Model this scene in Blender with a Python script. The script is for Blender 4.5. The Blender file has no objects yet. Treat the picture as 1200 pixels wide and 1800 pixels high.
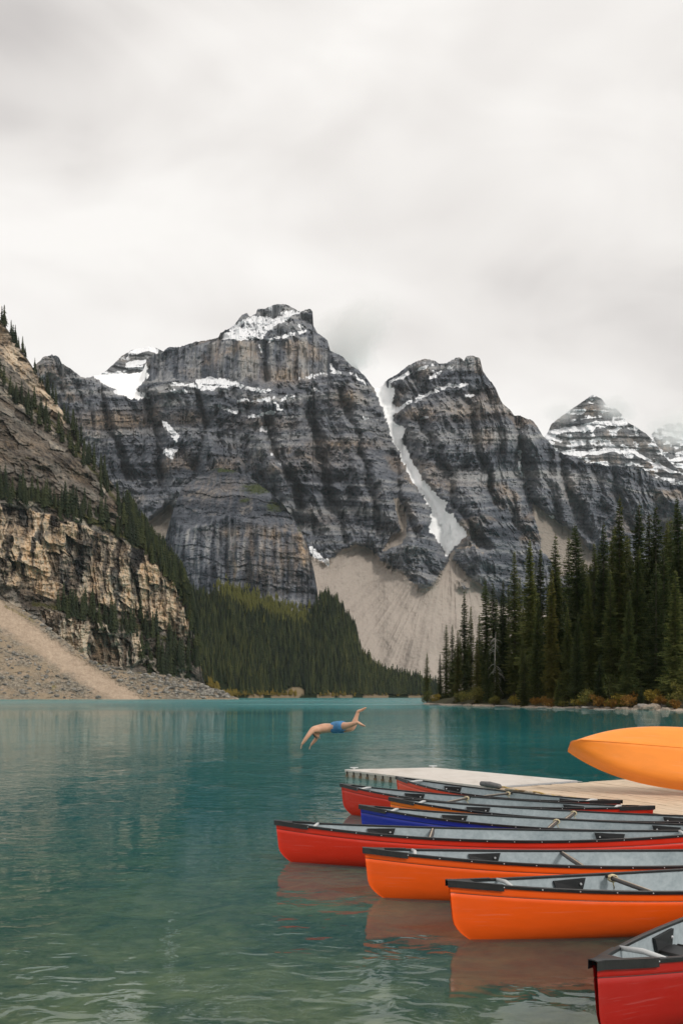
import bpy, bmesh, math, random
import numpy as np
from mathutils import Vector, Matrix

# ------------------------------------------------------------------ camera, sky, sun, exposure
SC = bpy.context.scene
COL = SC.collection
random.seed(11)
F = 1600.0          # focal length in photo pixels (photo 1200 x 1800)
HOR = 1224.0        # horizon row
CAMH = 2.0

cam_d = bpy.data.cameras.new('camera')
cam_d.sensor_fit = 'VERTICAL'
cam_d.sensor_height = 36.0
cam_d.lens = F / 1800 * 36
cam_d.shift_y = (HOR - 900) / 1800
cam_d.clip_start = 0.1
cam_d.clip_end = 30000
cam = bpy.data.objects.new('camera', cam_d)
cam.location = (0, 0, CAMH)
cam.rotation_euler = (math.radians(90), 0, 0)
COL.objects.link(cam)
SC.camera = cam

SUN_EL, SUN_AZ = math.radians(40), math.radians(142)     # azimuth clockwise from +Y: behind the camera, to the right
world = bpy.data.worlds.new('World')
SC.world = world
world.use_nodes = True
wt = world.node_tree
wt.nodes.clear()
wn = lambda t: wt.nodes.new(t)
wl = wt.links.new
sky = wn('ShaderNodeTexSky')
sky.sky_type = 'NISHITA'
sky.sun_disc = False
sky.sun_elevation = SUN_EL
sky.sun_rotation = SUN_AZ
bg_sky = wn('ShaderNodeBackground'); bg_sky.inputs['Strength'].default_value = 0.1
wl(sky.outputs[0], bg_sky.inputs['Color'])
tc = wn('ShaderNodeTexCoord')
mp = wn('ShaderNodeMapping'); mp.vector_type = 'POINT'
mp.inputs['Location'].default_value = (8.95, 8.54, 4.9)
mp.inputs['Rotation'].default_value = (0, math.radians(-24), 0)
mp.inputs['Scale'].default_value = (1.0, 1.0, 1.9)
wl(tc.outputs['Generated'], mp.inputs['Vector'])
n1 = wn('ShaderNodeTexNoise'); n1.inputs['Scale'].default_value = 1.7; n1.inputs['Detail'].default_value = 3
n1.inputs['Roughness'].default_value = 0.52; n1.inputs['Distortion'].default_value = 0.35
wl(mp.outputs[0], n1.inputs['Vector'])
n2 = wn('ShaderNodeTexNoise'); n2.inputs['Scale'].default_value = 4.5; n2.inputs['Detail'].default_value = 4
n2.inputs['Roughness'].default_value = 0.5; n2.inputs['Distortion'].default_value = 0.6
wl(mp.outputs[0], n2.inputs['Vector'])
mm = wn('ShaderNodeMath'); mm.operation = 'MULTIPLY_ADD'; mm.inputs[1].default_value = 0.35
wl(n2.outputs['Fac'], mm.inputs[0]); wl(n1.outputs['Fac'], mm.inputs[2])
cr = wn('ShaderNodeValToRGB')
cr.color_ramp.elements[0].position = 0.46; cr.color_ramp.elements[0].color = (0.50, 0.472, 0.455, 1)
cr.color_ramp.elements[1].position = 0.72; cr.color_ramp.elements[1].color = (0.83, 0.805, 0.772, 1)
e = cr.color_ramp.elements.new(0.59); e.color = (0.71, 0.680, 0.650, 1)
wl(mm.outputs[0], cr.inputs[0])
bg_cl = wn('ShaderNodeBackground'); bg_cl.inputs['Strength'].default_value = 1.0
wl(cr.outputs[0], bg_cl.inputs['Color'])
mixw = wn('ShaderNodeMixShader'); mixw.inputs[0].default_value = 0.95
wl(bg_sky.outputs[0], mixw.inputs[1]); wl(bg_cl.outputs[0], mixw.inputs[2])
wo = wn('ShaderNodeOutputWorld'); wl(mixw.outputs[0], wo.inputs['Surface'])

sun_d = bpy.data.lights.new('sun', 'SUN')
sun_d.energy = 1.5
sun_d.angle = math.radians(10)
sun_d.color = (1.0, 0.95, 0.88)
sun = bpy.data.objects.new('sun', sun_d)
sd = Vector((math.sin(SUN_AZ) * math.cos(SUN_EL), math.cos(SUN_AZ) * math.cos(SUN_EL), math.sin(SUN_EL)))
sun.rotation_euler = sd.to_track_quat('Z', 'Y').to_euler()
sun.location = (50, -50, 80)
COL.objects.link(sun)

vs = SC.view_settings
SC.display_settings.display_device = 'sRGB'
vs.view_transform = 'Standard'
vs.look = 'None'
vs.exposure = 0.3
vs.gamma = 1.0
vs.use_curve_mapping = False
cy = SC.cycles
cy.use_denoising = True
cy.max_bounces = 8
cy.diffuse_bounces = 3
cy.glossy_bounces = 3
cy.transparent_max_bounces = 12
cy.volume_bounces = 6
cy.caustics_reflective = False
cy.caustics_refractive = False
cy.sample_clamp_indirect = 4.0

# ------------------------------------------------------------------ helpers
def tag(o, label=None, cat=None, group=None, kind=None):
    if label: o['label'] = label
    if cat: o['category'] = cat
    if group: o['group'] = group
    if kind: o['kind'] = kind
    return o

def empty(name, loc=(0, 0, 0), rz=0.0):
    o = bpy.data.objects.new(name, None)
    o.empty_display_size = 0.2
    o.location = loc
    o.rotation_euler = (0, 0, rz)
    COL.objects.link(o)
    return o

def link(name, me, mat=None, parent=None, smooth=None):
    o = bpy.data.objects.new(name, me)
    COL.objects.link(o)
    if mat is not None and not me.materials:
        me.materials.append(mat)
    if parent is not None:
        o.parent = parent
    if smooth is not None:
        me.polygons.foreach_set('use_smooth', np.full(len(me.polygons), smooth))
    return o

def mesh_np(name, V, faces, attrs=None):
    """V (n,3); faces (m,k) all alike, or a list of such arrays"""
    V = np.asarray(V, np.float32)
    if not isinstance(faces, list): faces = [faces]
    faces = [np.asarray(f, np.int32) for f in faces if len(f)]
    me = bpy.data.meshes.new(name)
    me.vertices.add(len(V)); me.vertices.foreach_set('co', V.ravel())
    nl = sum(f.size for f in faces); nf = sum(len(f) for f in faces)
    me.loops.add(nl); me.polygons.add(nf)
    me.loops.foreach_set('vertex_index', np.concatenate([f.ravel() for f in faces]))
    st = np.concatenate([np.full(len(f), f.shape[1], np.int32) for f in faces])
    starts = np.concatenate([[0], np.cumsum(st)[:-1]]).astype(np.int32)
    me.polygons.foreach_set('loop_start', starts)
    for k, a in (attrs or {}).items():
        at = me.attributes.new(k, 'FLOAT', 'POINT')
        at.data.foreach_set('value', np.asarray(a, np.float32).ravel())
    me.update(calc_edges=True)
    return me

def copy_tree(o, parent=None):
    c = o.copy()
    COL.objects.link(c)
    c.parent = parent
    for ch in o.children:
        copy_tree(ch, c)
    return c

class MB:
    """collects faces for one mesh"""
    def __init__(s): s.v = []; s.f = []
    def add(s, vs, fs):
        b = len(s.v); s.v += [tuple(v) for v in vs]; s.f += [tuple(i + b for i in f) for f in fs]; return s
    def box(s, c, size, M=None):
        x, y, z = (k / 2 for k in size)
        vs = [Vector((sx * x, sy * y, sz * z)) for sx in (-1, 1) for sy in (-1, 1) for sz in (-1, 1)]
        if M is not None: vs = [M @ v for v in vs]
        c = Vector(c)
        return s.add([v + c for v in vs], [(0, 1, 3, 2), (4, 6, 7, 5), (0, 4, 5, 1), (2, 3, 7, 6), (0, 2, 6, 4), (1, 5, 7, 3)])
    def tube(s, pts, rad, n=8, cap=True):
        pts = [Vector(p) for p in pts]
        if not hasattr(rad, '__len__'): rad = [rad] * len(pts)
        vs = []; up = Vector((0, 0, 1))
        for i, p in enumerate(pts):
            d = (pts[min(i + 1, len(pts) - 1)] - pts[max(i - 1, 0)])
            d = d.normalized() if d.length > 1e-9 else up
            a = d.cross(up)
            if a.length < 1e-3: a = d.cross(Vector((1, 0, 0)))
            a.normalize(); b = d.cross(a)
            for k in range(n):
                t = 2 * math.pi * k / n
                vs.append(p + (a * math.cos(t) + b * math.sin(t)) * rad[i])
        fs = []
        for i in range(len(pts) - 1):
            for k in range(n):
                fs.append((i * n + k, i * n + (k + 1) % n, (i + 1) * n + (k + 1) % n, (i + 1) * n + k))
        if cap:
            fs.append(tuple(range(n))[::-1]); fs.append(tuple((len(pts) - 1) * n + k for k in range(n)))
        return s.add(vs, fs)
    def prism(s, poly, z0, z1):
        n = len(poly)
        vs = [(x, y, z0) for x, y in poly] + [(x, y, z1) for x, y in poly]
        fs = [tuple(range(n))[::-1], tuple(range(n, 2 * n))] + [(i, (i + 1) % n, n + (i + 1) % n, n + i) for i in range(n)]
        return s.add(vs, fs)
    def mesh(s, name):
        me = bpy.data.meshes.new(name); me.from_pydata(s.v, [], s.f); me.update()
        bm = bmesh.new(); bm.from_mesh(me); bmesh.ops.recalc_face_normals(bm, faces=bm.faces); bm.to_mesh(me); bm.free()
        return me
    def build(s, name, mat, parent=None, smooth=False, bevel=0):
        me = s.mesh(name)
        o = link(name, me, mat, parent, smooth)
        if bevel:
            m = o.modifiers.new('bevel', 'BEVEL'); m.width = bevel; m.segments = 2; m.limit_method = 'ANGLE'
        return o

# materials -----------------------------------------------------------------
class NT:
    def __init__(s, name):
        s.m = bpy.data.materials.new(name); s.m.use_nodes = True; s.t = s.m.node_tree; s.t.nodes.clear()
        s.out = s.t.nodes.new('ShaderNodeOutputMaterial')
    def n(s, typ, **kw):
        nd = s.t.nodes.new(typ)
        for k, v in kw.items():
            if hasattr(nd, k) and k not in ('scale',): setattr(nd, k, v)
            else: nd.inputs[k.replace('_', ' ')].default_value = v
        return nd
    def l(s, a, b): s.t.links.new(a, b)
    def inp(s, sock, v):
        if hasattr(v, 'is_output') or isinstance(v, bpy.types.NodeSocket): s.l(v, sock)
        else: sock.default_value = v
    def attr(s, name):
        a = s.t.nodes.new('ShaderNodeAttribute'); a.attribute_name = name; return a.outputs['Fac']
    def coord(s, out='Object', scale=(1, 1, 1), rot=(0, 0, 0)):
        c = s.t.nodes.new('ShaderNodeTexCoord'); m = s.t.nodes.new('ShaderNodeMapping')
        m.inputs['Scale'].default_value = scale; m.inputs['Rotation'].default_value = rot
        s.l(c.outputs[out], m.inputs['Vector']); return m.outputs[0]
    def noise(s, vec, sc, det=4, rough=0.55, dist=0.0):
        nd = s.t.nodes.new('ShaderNodeTexNoise')
        nd.inputs['Scale'].default_value = sc; nd.inputs['Detail'].default_value = det
        nd.inputs['Roughness'].default_value = rough; nd.inputs['Distortion'].default_value = dist
        if vec is not None: s.l(vec, nd.inputs['Vector'])
        return nd.outputs['Fac']
    def ramp(s, fac, stops):
        r = s.t.nodes.new('ShaderNodeValToRGB'); el = r.color_ramp.elements
        while len(el) > 1: el.remove(el[0])
        for i, (p, c) in enumerate(stops):
            c = (c, c, c, 1) if not hasattr(c, '__len__') else (*c, 1)
            if i == 0: el[0].position = p; el[0].color = c
            else: el.new(p).color = c
        s.l(fac, r.inputs[0]); return r.outputs[0]
    def mix(s, f, a, b, mode='MIX'):
        m = s.t.nodes.new('ShaderNodeMix'); m.data_type = 'RGBA'; m.blend_type = mode
        s.inp(m.inputs[0], f)
        for sk, v in ((m.inputs[6], a), (m.inputs[7], b)):
            if isinstance(v, bpy.types.NodeSocket): s.l(v, sk)
            else: sk.default_value = (*v, 1)
        return m.outputs[2]
    def math(s, op, a, b=0.0, c=None, clamp=False):
        m = s.t.nodes.new('ShaderNodeMath'); m.operation = op; m.use_clamp = clamp
        s.inp(m.inputs[0], a); s.inp(m.inputs[1], b)
        if c is not None: s.inp(m.inputs[2], c)
        return m.outputs[0]
    def bump(s, h, strength=0.5, dist=0.1):
        b = s.t.nodes.new('ShaderNodeBump'); b.inputs['Strength'].default_value = strength; b.inputs['Distance'].default_value = dist
        s.l(h, b.inputs['Height']); return b.outputs[0]
    def principled(s, col, rough=0.6, normal=None, spec=0.5, **kw):
        p = s.t.nodes.new('ShaderNodeBsdfPrincipled')
        if isinstance(col, bpy.types.NodeSocket): s.l(col, p.inputs['Base Color'])
        else: p.inputs['Base Color'].default_value = (*col, 1)
        s.inp(p.inputs['Roughness'], rough)
        p.inputs['Specular IOR Level'].default_value = spec
        if normal is not None: s.l(normal, p.inputs['Normal'])
        for k, v in kw.items(): s.inp(p.inputs[k.replace('_', ' ')], v)
        s.l(p.outputs[0], s.out.inputs['Surface'])
        return s.m

def simple_mat(name, col, rough=0.5, var=0.12, sc=8.0, bump=0.0, spec=0.5, metallic=0.0):
    t = NT(name); v = t.coord('Object')
    n = t.noise(v, sc, 5)
    dark = tuple(c * (1 - var) for c in col); lite = tuple(min(1, c * (1 + var)) for c in col)
    c = t.ramp(n, [(0.3, dark), (0.7, lite)])
    nrm = t.bump(t.noise(v, sc * 4, 4), bump, 0.02) if bump else None
    return t.principled(c, rough, nrm, spec, Metallic=metallic)

# numpy noise ---------------------------------------------------------------
_r = np.random.default_rng(7)
_perm = _r.permutation(256).astype(np.int32); _perm = np.concatenate([_perm] * 3)
_g = _r.normal(size=(256, 3)).astype(np.float32); _g /= np.linalg.norm(_g, axis=1, keepdims=True)
_rv = _r.random(256).astype(np.float32)

def pn(x, y, z=0.0):
    x, y, z = np.broadcast_arrays(np.asarray(x, np.float32), np.asarray(y, np.float32), np.asarray(z, np.float32))
    xf, yf, zf = np.floor(x), np.floor(y), np.floor(z)
    xi, yi, zi = xf.astype(np.int32) & 255, yf.astype(np.int32) & 255, zf.astype(np.int32) & 255
    x, y, z = x - xf, y - yf, z - zf
    u, v, w = (t * t * t * (t * (t * 6 - 15) + 10) for t in (x, y, z))
    out = 0
    for i in (0, 1):
        a = _perm[xi + i]; wu = u if i else 1 - u
        for j in (0, 1):
            b = _perm[a + yi + j]; wv = v if j else 1 - v
            for k in (0, 1):
                g = _g[_perm[b + zi + k]]
                out = out + wu * wv * (w if k else 1 - w) * (g[..., 0] * (x - i) + g[..., 1] * (y - j) + g[..., 2] * (z - k))
    return out * 1.5

def fbm(x, y, z=0.0, o=4, gain=0.5, lac=2.03):
    s = 0; a = 1.0; t = 0
    for i in range(o):
        s = s + a * pn(x + 17.3 * i, y + 5.1 * i, z + 9.7 * i); t += a
        x, y, z = x * lac, y * lac, z * lac; a *= gain
    return s / t

def ridged(x, y, z=0.0, o=4, gain=0.5):
    s = 0; a = 1.0; t = 0
    for i in range(o):
        s = s + a * (1 - 2 * np.abs(pn(x + 7.3 * i, y + 3.1 * i, z + 1.7 * i))); t += a
        x, y, z = x * 2.07, y * 2.07, z * 2.07; a *= gain
    return s / t

def cells(x, y, seed=0):
    """2-D worley: (value of the nearest cell, F2-F1)"""
    xf, yf = np.floor(x), np.floor(y)
    f1 = np.full(x.shape, 9.0, np.float32); f2 = f1.copy(); val = np.zeros_like(f1)
    for i in (-1, 0, 1):
        for j in (-1, 0, 1):
            cx, cy_ = (xf + i).astype(np.int32) & 255, (yf + j).astype(np.int32) & 255
            h = _perm[_perm[cx + seed] + cy_]; h2 = _perm[h + 37]
            dx = xf + i + _rv[h] - x; dy = yf + j + _rv[h2] - y
            d = np.sqrt(dx * dx + dy * dy)
            near = d < f1
            f2 = np.where(near, f1, np.minimum(f2, d)); val = np.where(near, _rv[_perm[h + 91]], val); f1 = np.where(near, d, f1)
    return val, f2 - f1

def bricks(x, y, seed=0):
    """uneven columns of uneven blocks: (value of the block, distance to its edge)"""
    def cut(t, row):
        k = np.floor(t).astype(np.int32); f = t - k
        off = 0.25 + 0.5 * _rv[_perm[_perm[(k & 255) + seed] + (row & 255)]]
        i = 2 * k + (f > off); e = np.minimum(np.abs(f - off), np.minimum(f, 1 - f))
        return i, e
    col, e1 = cut(x, np.zeros(x.shape, np.int32))
    row, e2 = cut(y + 7 * _rv[(_perm[(col & 255) + seed])], col)
    return _rv[_perm[_perm[col & 255] + (row & 255)]], np.minimum(e1, e2)

def sstep(a, b, x):
    t = np.clip((x - a) / (b - a), 0, 1); return t * t * (3 - 2 * t)

def inpoly(px, py, poly):
    r = np.zeros(np.broadcast(px, py).shape, bool)
    n = len(poly)
    for i in range(n):
        x0, y0 = poly[i]; x1, y1 = poly[(i + 1) % n]
        if y0 == y1: continue
        c = (py < max(y0, y1)) & (py >= min(y0, y1))
        r ^= c & (px < x0 + (py - y0) * (x1 - x0) / (y1 - y0))
    return r

def blur(a, n=1):
    a = a.astype(np.float32)
    for _ in range(n):
        p = np.pad(a, 1, mode='edge')
        a = (p[:-2, 1:-1] + p[2:, 1:-1] + p[1:-1, :-2] + p[1:-1, 2:] + 2 * p[1:-1, 1:-1]) / 6
    return a

def hblur(a, n):
    for _ in range(3):
        p = np.pad(a, ((0, 0), (n + 1, n)), mode='edge').astype(np.float64).cumsum(1)
        a = ((p[:, 2 * n + 1:] - p[:, :-2 * n - 1]) / (2 * n + 1)).astype(np.float32)
    return a

def vblur(a, n): return hblur(a.T, max(n, 1)).T

def near_line(px, py, pts):
    d = np.full(np.broadcast(px, py).shape, 1e9, np.float32)
    for (x0, y0), (x1, y1) in zip(pts, pts[1:]):
        dx, dy = x1 - x0, y1 - y0
        t = np.clip(((px - x0) * dx + (py - y0) * dy) / (dx * dx + dy * dy), 0, 1)
        d = np.minimum(d, np.hypot(px - x0 - t * dx, py - y0 - t * dy))
    return d

def at(px, py, Y):
    return Vector(((px - 600) / F * Y, Y, CAMH - (py - HOR) / F * Y))

# ------------------------------------------------------------------ terrain: relief sheets with a slope law
class Layer:
    """A rock face built column by column from its foot to its crest; each step climbs at the local slope (cot = c)."""
    def __init__(s, x0, x1, step, ridge, base, rows, Yb, jag=3.0, seed=0.0, smooth=36, devmax=22.0):
        s.smooth, s.devmax = smooth, devmax
        s.px1 = np.arange(x0, x1 + step, step, dtype=np.float32)
        rx, ry = zip(*ridge)
        rid = np.interp(s.px1, rx, ry)
        rid = rid + jag * (fbm(s.px1 / 22, seed, 3.3, 4, 0.6) + 0.5 * np.abs(pn(s.px1 / 5.0, seed, 8.1)))
        if callable(base): b = base(s.px1)
        else: b = np.full_like(s.px1, base)
        rid = np.minimum(rid, b - 2)
        v = np.linspace(0, 1, rows, dtype=np.float32)[:, None]
        s.py = b[None] + (rid - b)[None] * v
        s.px = np.broadcast_to(s.px1[None], s.py.shape).copy()
        s.rid, s.b, s.Yb = rid, b, Yb(s.px1).astype(np.float32)
    def coords(s, Y):
        return (s.px - 600) / F * Y, CAMH + (HOR - s.py) / F * Y
    def grow(s, c):
        t = (HOR - s.py) / F
        Y = np.empty_like(s.py); Y[0] = s.Yb
        for r in range(1, len(Y)):
            cc = c[r]; Y[r] = Y[r - 1] + np.clip(cc * Y[r - 1] * (t[r] - t[r - 1]) / np.maximum(1 - cc * t[r], 0.3), 0, 60)
        base = hblur(Y, s.smooth)
        dev = Y - base
        s.Y = base + np.clip(dev - vblur(dev, s.smooth // 3), -s.devmax, s.devmax)
    def verts(s, back=400.0, drop=1.0):
        X, Z = s.coords(s.Y)
        V = np.stack([X, s.Y, Z], -1)
        if back:
            top = V[-1]; ext = []
            for k in range(1, 6):
                e = top.copy(); d = back * (k / 5) ** 1.5
                sc = (top[:, 1] + d) / top[:, 1]
                e[:, 0] *= sc; e[:, 1] += d; e[:, 2] = top[:, 2] - d * drop - 4
                ext.append(e)
            V = np.concatenate([V, np.stack(ext)], 0)
        return V
    def Yat(s, px, py):
        c = np.clip((np.asarray(px) - s.px1[0]) / (s.px1[1] - s.px1[0]), 0, len(s.px1) - 1.001)
        ci = c.astype(int)
        v = np.clip((s.b[ci] - py) / (s.b[ci] - s.rid[ci]), 0, 1) * (len(s.py) - 1)
        ri = np.clip(v.astype(int), 0, len(s.py) - 2); fr = v - ri
        return s.Y[ri, ci] * (1 - fr) + s.Y[ri + 1, ci] * fr
    def pos(s, px, py):
        px = np.asarray(px, float); py = np.asarray(py, float)
        Y = s.Yat(px, py)
        return np.stack([(px - 600) / F * Y, Y, CAMH + (HOR - py) / F * Y], -1)
    def emit(s, specs, region, attrs, back=400.0, drop=1.0):
        """specs: {region id: (name, material, smooth, props)}"""
        V = s.verts(back, drop); R, C = V.shape[:2]; r0 = len(s.py)
        A = {k: np.concatenate([a, np.repeat(a[-1:], R - r0, 0)], 0) for k, a in attrs.items()}
        reg = np.concatenate([region, np.repeat(region[-1:], R - r0, 0)], 0)
        idx = np.arange(R * C).reshape(R, C)
        q = np.stack([idx[:-1, :-1], idx[:-1, 1:], idx[1:, 1:], idx[1:, :-1]], -1).reshape(-1, 4)
        fr = reg[:-1, :-1].ravel()
        outs = {}
        for k, (name, mat, smooth, props) in specs.items():
            f = q[fr == k]
            if not len(f): continue
            used = np.unique(f); m = np.full(R * C, -1, np.int32); m[used] = np.arange(len(used))
            me = mesh_np(name, V.reshape(-1, 3)[used], m[f], {a: v.reshape(-1)[used] for a, v in A.items()})
            o = link(name, me, mat, None, smooth)
            for kk, vv in props.items(): o[kk] = vv
            outs[k] = o
        return outs

def rock_material(name, dark, mid, warm, lite, detail=0.02, bumpd=3.0, snowcol=(0.80, 0.81, 0.83), veg=(0.035, 0.045, 0.015), screecol=(0.27, 0.235, 0.2)):
    t = NT(name)
    v = t.coord('Object')
    tone, wm = t.attr('tone'), t.attr('warm')
    fine = t.noise(v, detail * 6, 6, 0.65)
    vert = t.noise(t.coord('Object', (1, 1, 0.16)), detail * 5, 5, 0.6, 0.3)
    lay = t.noise(t.coord('Object', (0.22, 0.22, 2.2)), detail * 3, 5, 0.6, 0.2)
    f = t.math('ADD', t.math('MULTIPLY', fine, 0.55), t.math('MULTIPLY', vert, 0.45))
    f = t.math('MULTIPLY_ADD', lay, 0.5, f)
    f = t.math('MULTIPLY_ADD', tone, 0.9, f)
    f = t.math('SUBTRACT', f, 0.70)
    col = t.ramp(f, [(0.12, dark), (0.48, mid), (0.9, lite)])
    wf = t.math('MULTIPLY', wm, t.ramp(t.math('ADD', t.math('MULTIPLY', vert, 0.6), t.math('MULTIPLY', fine, 0.4)), [(0.36, 0.0), (0.6, 1.0)]), clamp=True)
    col = t.mix(wf, col, warm)
    sf = t.math('MULTIPLY_ADD', fine, 0.5, t.attr('scree'))
    col = t.mix(t.ramp(sf, [(0.62, 0.0), (0.85, 1.0)]), col, t.mix(fine, tuple(c * 0.72 for c in screecol), tuple(c * 1.2 for c in screecol)))
    vf = t.math('MULTIPLY_ADD', t.math('SUBTRACT', fine, 0.5), 0.9, t.attr('veg'))
    col = t.mix(t.ramp(vf, [(0.4, 0.0), (0.62, 1.0)]), col, t.mix(vert, tuple(c * 0.6 for c in veg), tuple(c * 1.6 for c in veg)))
    sn = t.math('MULTIPLY_ADD', t.math('SUBTRACT', fine, 0.5), 0.8, t.attr('snow'))
    col = t.mix(t.ramp(sn, [(0.44, 0.0), (0.54, 1.0)]), col, snowcol)
    h = t.math('MULTIPLY_ADD', vert, 0.8, fine)
    h = t.math('MULTIPLY_ADD', lay, 0.7, h)
    return t.principled(col, 0.9, t.bump(h, 0.9, bumpd), 0.2)

def scree_material(name, a, b, detail):
    t = NT(name); v = t.coord('Object')
    big = t.noise(t.coord('Object', (1, 0.35, 0.35)), detail * 0.25, 5, 0.6, 0.4)
    fine = t.noise(v, detail * 3, 6, 0.7)
    f = t.math('ADD', t.math('MULTIPLY', big, 0.55), t.math('MULTIPLY', fine, 0.45))
    f = t.math('MULTIPLY_ADD', t.attr('tone'), 0.45, f)
    col = t.ramp(f, [(0.38, a), (0.75, b)])
    return t.principled(col, 0.95, t.bump(fine, 0.6, 1.0 / detail * 0.03), 0.15)

def snow_material(name):
    t = NT(name); v = t.coord('Object')
    n = t.noise(v, 0.03, 6, 0.6); d = t.attr('tone')
    col = t.ramp(t.math('MULTIPLY_ADD', d, 0.5, n), [(0.3, (0.55, 0.54, 0.53)), (0.55, (0.84, 0.845, 0.85)), (0.9, (0.90, 0.905, 0.91))])
    return t.principled(col, 0.7, t.bump(n, 0.5, 4.0), 0.3)

def terrace(zs, X, seed, broken):
    """ledges: each bed overhangs a little, then steps back"""
    out = 0
    for step, amp in ((31.0, 11.0), (11.5, 4.6), (4.6, 2.0)):
        t_ = zs / step + 0.35 * pn(X / (step * 5), zs / (step * 3), seed + step)
        f = t_ - np.floor(t_)
        w = _rv[_perm[(np.floor(t_).astype(np.int32) & 255)]]
        out = out + amp * (0.35 + 0.9 * w) * (f - 0.5)
    return out * broken

def strata(Xn, Zn, dip, wav, seed, benches=1.0):
    zs = Zn + dip * Xn + wav * fbm(Xn / 420, Zn / 900, seed, 3)
    b1 = pn(zs / 48, Xn / 1500, seed + 2.2); b2 = pn(zs / 13, Xn / 260, seed + 5.1)
    br = sstep(-0.35, 0.25, fbm(Xn / 260, Zn / 200, seed + 9, 3))
    c = 0.22 + benches * (1.25 * sstep(0.2, 0.5, b1) * br + 0.5 * sstep(0.15, 0.55, b2) * (0.3 + 0.7 * br))
    return zs, b1, b2, c

# ---- central massif -------------------------------------------------------
ridgeA = [(-60, 760), (20, 690), (62, 641), (75, 628), (92, 622), (103, 626), (109, 638), (125, 648), (142, 660), (150, 664), (200, 656), (250, 653), (254, 645), (258, 632),
          (268, 622), (285, 620), (292, 612), (320, 607), (360, 598), (383, 594), (388, 585), (405, 576), (412, 570), (425, 553), (434, 550), (440, 557), (450, 552), (452, 544), (470, 540),
          (482, 535), (496, 533), (510, 537), (528, 546), (536, 544), (546, 543), (550, 549), (548, 566), (556, 582), (575, 597), (580, 615), (600, 625), (615, 640), (630, 652), (640, 660), (648, 672),
          (655, 681), (670, 680), (680, 668), (700, 655), (720, 640), (745, 629), (760, 632), (772, 640), (785, 637), (800, 630), (808, 628), (815, 635), (818, 627), (830, 625), (843, 630),
          (848, 650), (855, 662), (870, 680), (880, 705), (895, 720), (905, 730), (912, 728), (935, 740), (945, 752), (955, 768), (965, 778), (975, 790), (990, 797), (1010, 800), (1030, 812),
          (1055, 815), (1075, 820), (1100, 818), (1130, 825), (1150, 840), (1180, 850), (1200, 852), (1270, 862)]
LA = Layer(30, 1262, 1.55, ridgeA, 1236, 330, lambda p: 1750 + np.clip(p - 760, 0, 500) * 0.9 + np.clip(560 - p, 0, 500) * 0.5, jag=5.0, seed=1.7)
px, py = LA.px, LA.py
YN = 2300.0
Xn, Zn = (px - 600) / F * YN, (HOR - py) / F * YN
wx = px + 6 * fbm(px / 14, py / 14, 4.4, 4, 0.6) + 3.5 * pn(px / 4.5, py / 4.5, 1.4); wy = py + 8 * fbm(px / 14, py / 14, 7.7, 4, 0.6)
couloir = inpoly(wx, wy, [(648, 670), (663, 700), (672, 722), (680, 750), (690, 775), (705, 808), (720, 840), (738, 868), (755, 895), (758, 920), (752, 930), (768, 952), (785, 980), (800, 958), (820, 943),
                          (808, 925), (795, 905), (780, 898), (785, 885), (765, 868), (745, 850), (728, 820), (712, 790), (705, 772), (711, 755), (695, 745), (691, 730), (701, 722), (689, 712), (689, 700), (694, 688), (684, 672)])
glacier = inpoly(wx, wy, [(148, 655), (255, 640), (262, 665), (250, 672), (240, 688), (264, 700), (240, 703), (215, 694), (190, 680), (165, 668)])
scree = inpoly(wx, wy, [(520, 1000), (548, 978), (575, 996), (600, 965), (640, 960), (660, 975), (668, 992), (700, 1008), (722, 1022), (738, 1036), (768, 1030), (784, 992), (797, 968), (806, 990), (842, 1022), (853, 1040), (880, 1060), (1100, 1090), (1270, 1100), (1270, 1260), (20, 1260), (20, 1120), (520, 1120)])
scree |= inpoly(wx, wy, [(933, 885), (950, 893), (985, 922), (1020, 945), (1060, 1000), (980, 1010), (950, 960), (943, 920)])
scree |= inpoly(wx, wy, [(245, 930), (270, 912), (300, 885), (312, 900), (305, 930), (300, 950), (300, 985), (345, 1005), (420, 1040), (300, 1100)])
scree |= inpoly(wx, wy, [(672, 968), (690, 940), (705, 935), (700, 905), (690, 880), (700, 875), (716, 915), (712, 940), (698, 965), (690, 985)])
scree |= inpoly(wx, wy, [(800, 965), (830, 960), (870, 985), (880, 1010), (860, 1000), (835, 975)])
isl = inpoly(wx, wy, [(670, 972), (700, 958), (740, 955), (770, 965), (788, 985), (775, 1005), (735, 1008), (700, 1000)]) | inpoly(wx, wy, [(728, 1018), (750, 1008), (768, 1015), (762, 1030), (740, 1034)]) \
    | inpoly(wx, wy, [(796, 985), (800, 970), (830, 962), (870, 985), (900, 1010), (895, 1050), (850, 1035), (815, 1010)]) | inpoly(wx, wy, [(797, 1020), (812, 1018), (828, 1030), (822, 1038), (805, 1032)])
scree &= ~isl
scree &= ~couloir
snowp = np.zeros(px.shape, bool)
for poly in ([(386, 593), (412, 571), (440, 558), (470, 556), (500, 546), (528, 546), (505, 560), (482, 572), (468, 583), (458, 596), (430, 598), (400, 597)],
             [(335, 674), (350, 668), (370, 664), (395, 667), (425, 677), (400, 678), (370, 674), (350, 678), (335, 680)],
             [(345, 682), (385, 679), (370, 688), (350, 686)],
             [(286, 737), (303, 752), (319, 765), (310, 778), (298, 760)], [(285, 789), (311, 790), (307, 807), (290, 801)],
             [(543, 958), (556, 968), (580, 988), (578, 1001), (560, 998), (550, 985)], [(445, 752), (470, 751), (468, 758), (450, 758)],
             [(636, 730), (650, 731), (648, 734), (638, 734)], [(473, 797), (482, 798), (478, 803)],[(490, 815), (496, 816), (494, 822)], [(963, 906), (974, 905), (970, 912)]):
    snowp |= inpoly(wx, wy, poly)
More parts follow.
